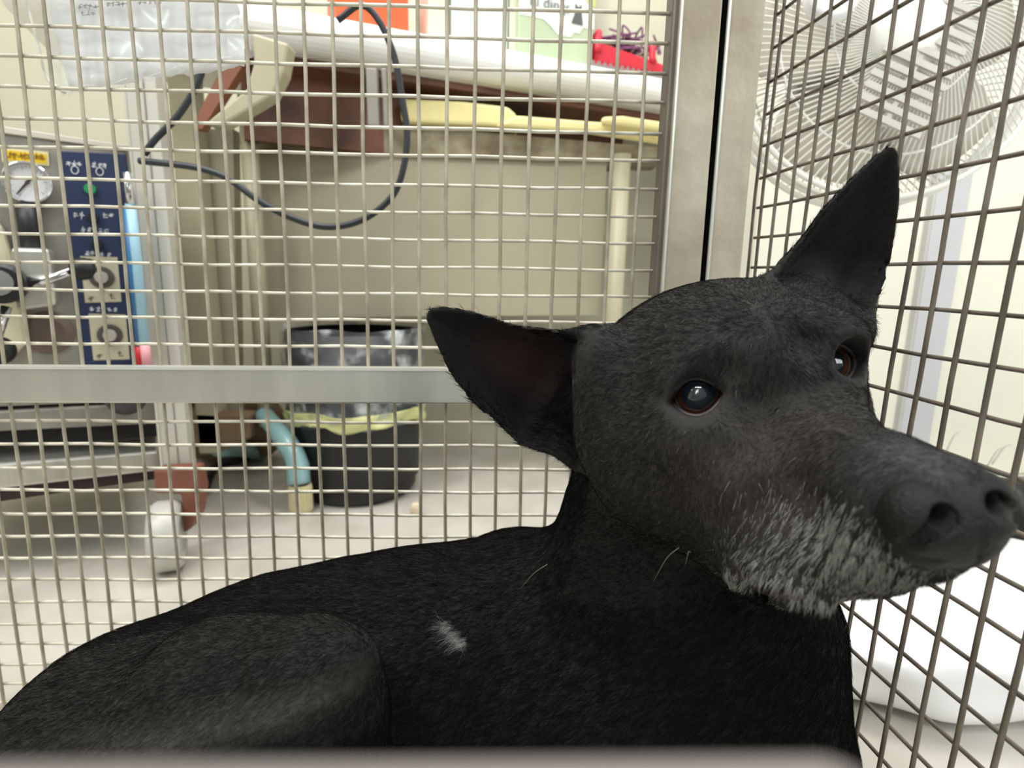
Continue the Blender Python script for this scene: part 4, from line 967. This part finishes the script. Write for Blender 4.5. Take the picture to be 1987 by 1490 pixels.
def hairmat(name, rgb, rough=.8, spec=.06):
    m = bpy.data.materials.new(name); m.use_nodes = True; b = m.node_tree.nodes['Principled BSDF']
    inf = m.node_tree.nodes.new('ShaderNodeNewGeometry'); rp = m.node_tree.nodes.new('ShaderNodeValToRGB'); c = srgb(rgb)
    rp.color_ramp.elements[0].color = (*(x*.5 for x in c), 1); rp.color_ramp.elements[1].color = (*(min(1, x*1.6) for x in c), 1)
    m.node_tree.links.new(inf.outputs['Random Per Island'], rp.inputs[0]); m.node_tree.links.new(rp.outputs[0], b.inputs['Base Color'])
    b.inputs['Roughness'].default_value = rough; b.inputs['Specular IOR Level'].default_value = spec; return m
hl_ = np.where((LS[:, 0] > 10)&(LS[:, 2] > -100)&(depth < .3), .0035, np.where((depth < .31)&(LS[:, 2] > -110), .005, .0085)); hl_ = np.where(inner, .003, hl_)
bh = hairmat('black_hair', (150, 145, 138)); nb = bh.node_tree; mxx = nb.nodes.new('ShaderNodeMixRGB'); mxx.blend_type = 'MULTIPLY'; mxx.inputs[0].default_value = 1
aa = nb.nodes.new('ShaderNodeAttribute'); aa.attribute_name = 'coat'; rpn = [x for x in nb.nodes if x.type == 'VALTORGB'][0]
rpn.color_ramp.elements[0].color = (.7, .7, .7, 1); rpn.color_ramp.elements[1].color = (2.1, 2.0, 1.9, 1)
nb.links.new(rpn.outputs[0], mxx.inputs[1]); nb.links.new(aa.outputs['Color'], mxx.inputs[2]); nb.links.new(mxx.outputs[0], nb.nodes['Principled BSDF'].inputs['Base Color'])
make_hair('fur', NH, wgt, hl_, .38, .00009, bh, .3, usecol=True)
inhead = (depth < .27)&(LS[:, 2] > -108)
cc_ = (fc_@R); PXY = np.stack([CX+F*cc_[:, 0]/cc_[:, 2], CY+F*cc_[:, 1]/cc_[:, 2]], 1)
def near(c, sx, sy, rot=0):
    p = hit(*c); s_ = F/p[1]; d_ = fc_-p; q = np.linalg.norm(d_*np.array([s_/sx, s_/sx*.6, s_/sy]), axis=1); return np.exp(-q**2)
gm = (near((1655, 1085), 120, 75)+.8*near((1560, 1130), 90, 45)+2.2*near((1440, 1120), 24, 34)+2.2*near((1500, 1168), 60, 14)+1.2*near((1620, 1160), 90, 18))*inhead*wgt
make_hair('grey_muzzle_hair', 3400, gm*np.clip(np.sin(fc_[:, 0]*1500+fc_[:, 2]*900)*np.sin(fc_[:, 2]*1300+fc_[:, 1]*800)+.35, .04, 1), .0055, .3, .00013, hairmat('grey_hair', (176, 176, 170), .5), .16, seed=5)
sp_m = wgt*inhead*(LS[:, 0] < 60)*np.where(LS[:, 1] > -100, 1, 0)
make_hair('white_fleck_hair', 240, sp_m, .0035, .35, .00013, hairmat('fleck_hair', (150, 148, 142), .5), .35, seed=9)
# whiskers
wm = hairmat('whisker', (104, 98, 92), .4)
bm = B()
def whisk(a, b, sag=.004, r=.00022):
    a, b = np.array(a), np.array(b); m = (a+b)/2+np.array([0, 0, -sag]); bm = B(); tube(bm, spline([a, m, b], 6), [r*(1-.8*k/12) for k in range(13)], 5); link('whisker', bm, wm, dog, smooth=True)
for q in ((1318, 1062, 1268, 1128, .23), (1340, 1072, 1330, 1095, .22)): whisk(PY(q[0], q[1], q[4]), PY(q[2], q[3], q[4]-.004), -.003)
for k in range(7):
    x0 = 1600+k*36; whisk(Sx(x0, 1160, 45), Sx(x0+random.uniform(-10, 16), 1195+random.uniform(-8, 12), 45), .001, .00014)
for q in ((1835, 878, 1862, 838), (1915, 905, 1950, 868), (1925, 900, 1965, 862)): whisk(Sx(q[0], q[1], 72), Sx(q[2], q[3], 60), -.002, .00016)
whisk(PY(1062, 1095, .30), PY(1010, 1142, .298), -.002, .0003)
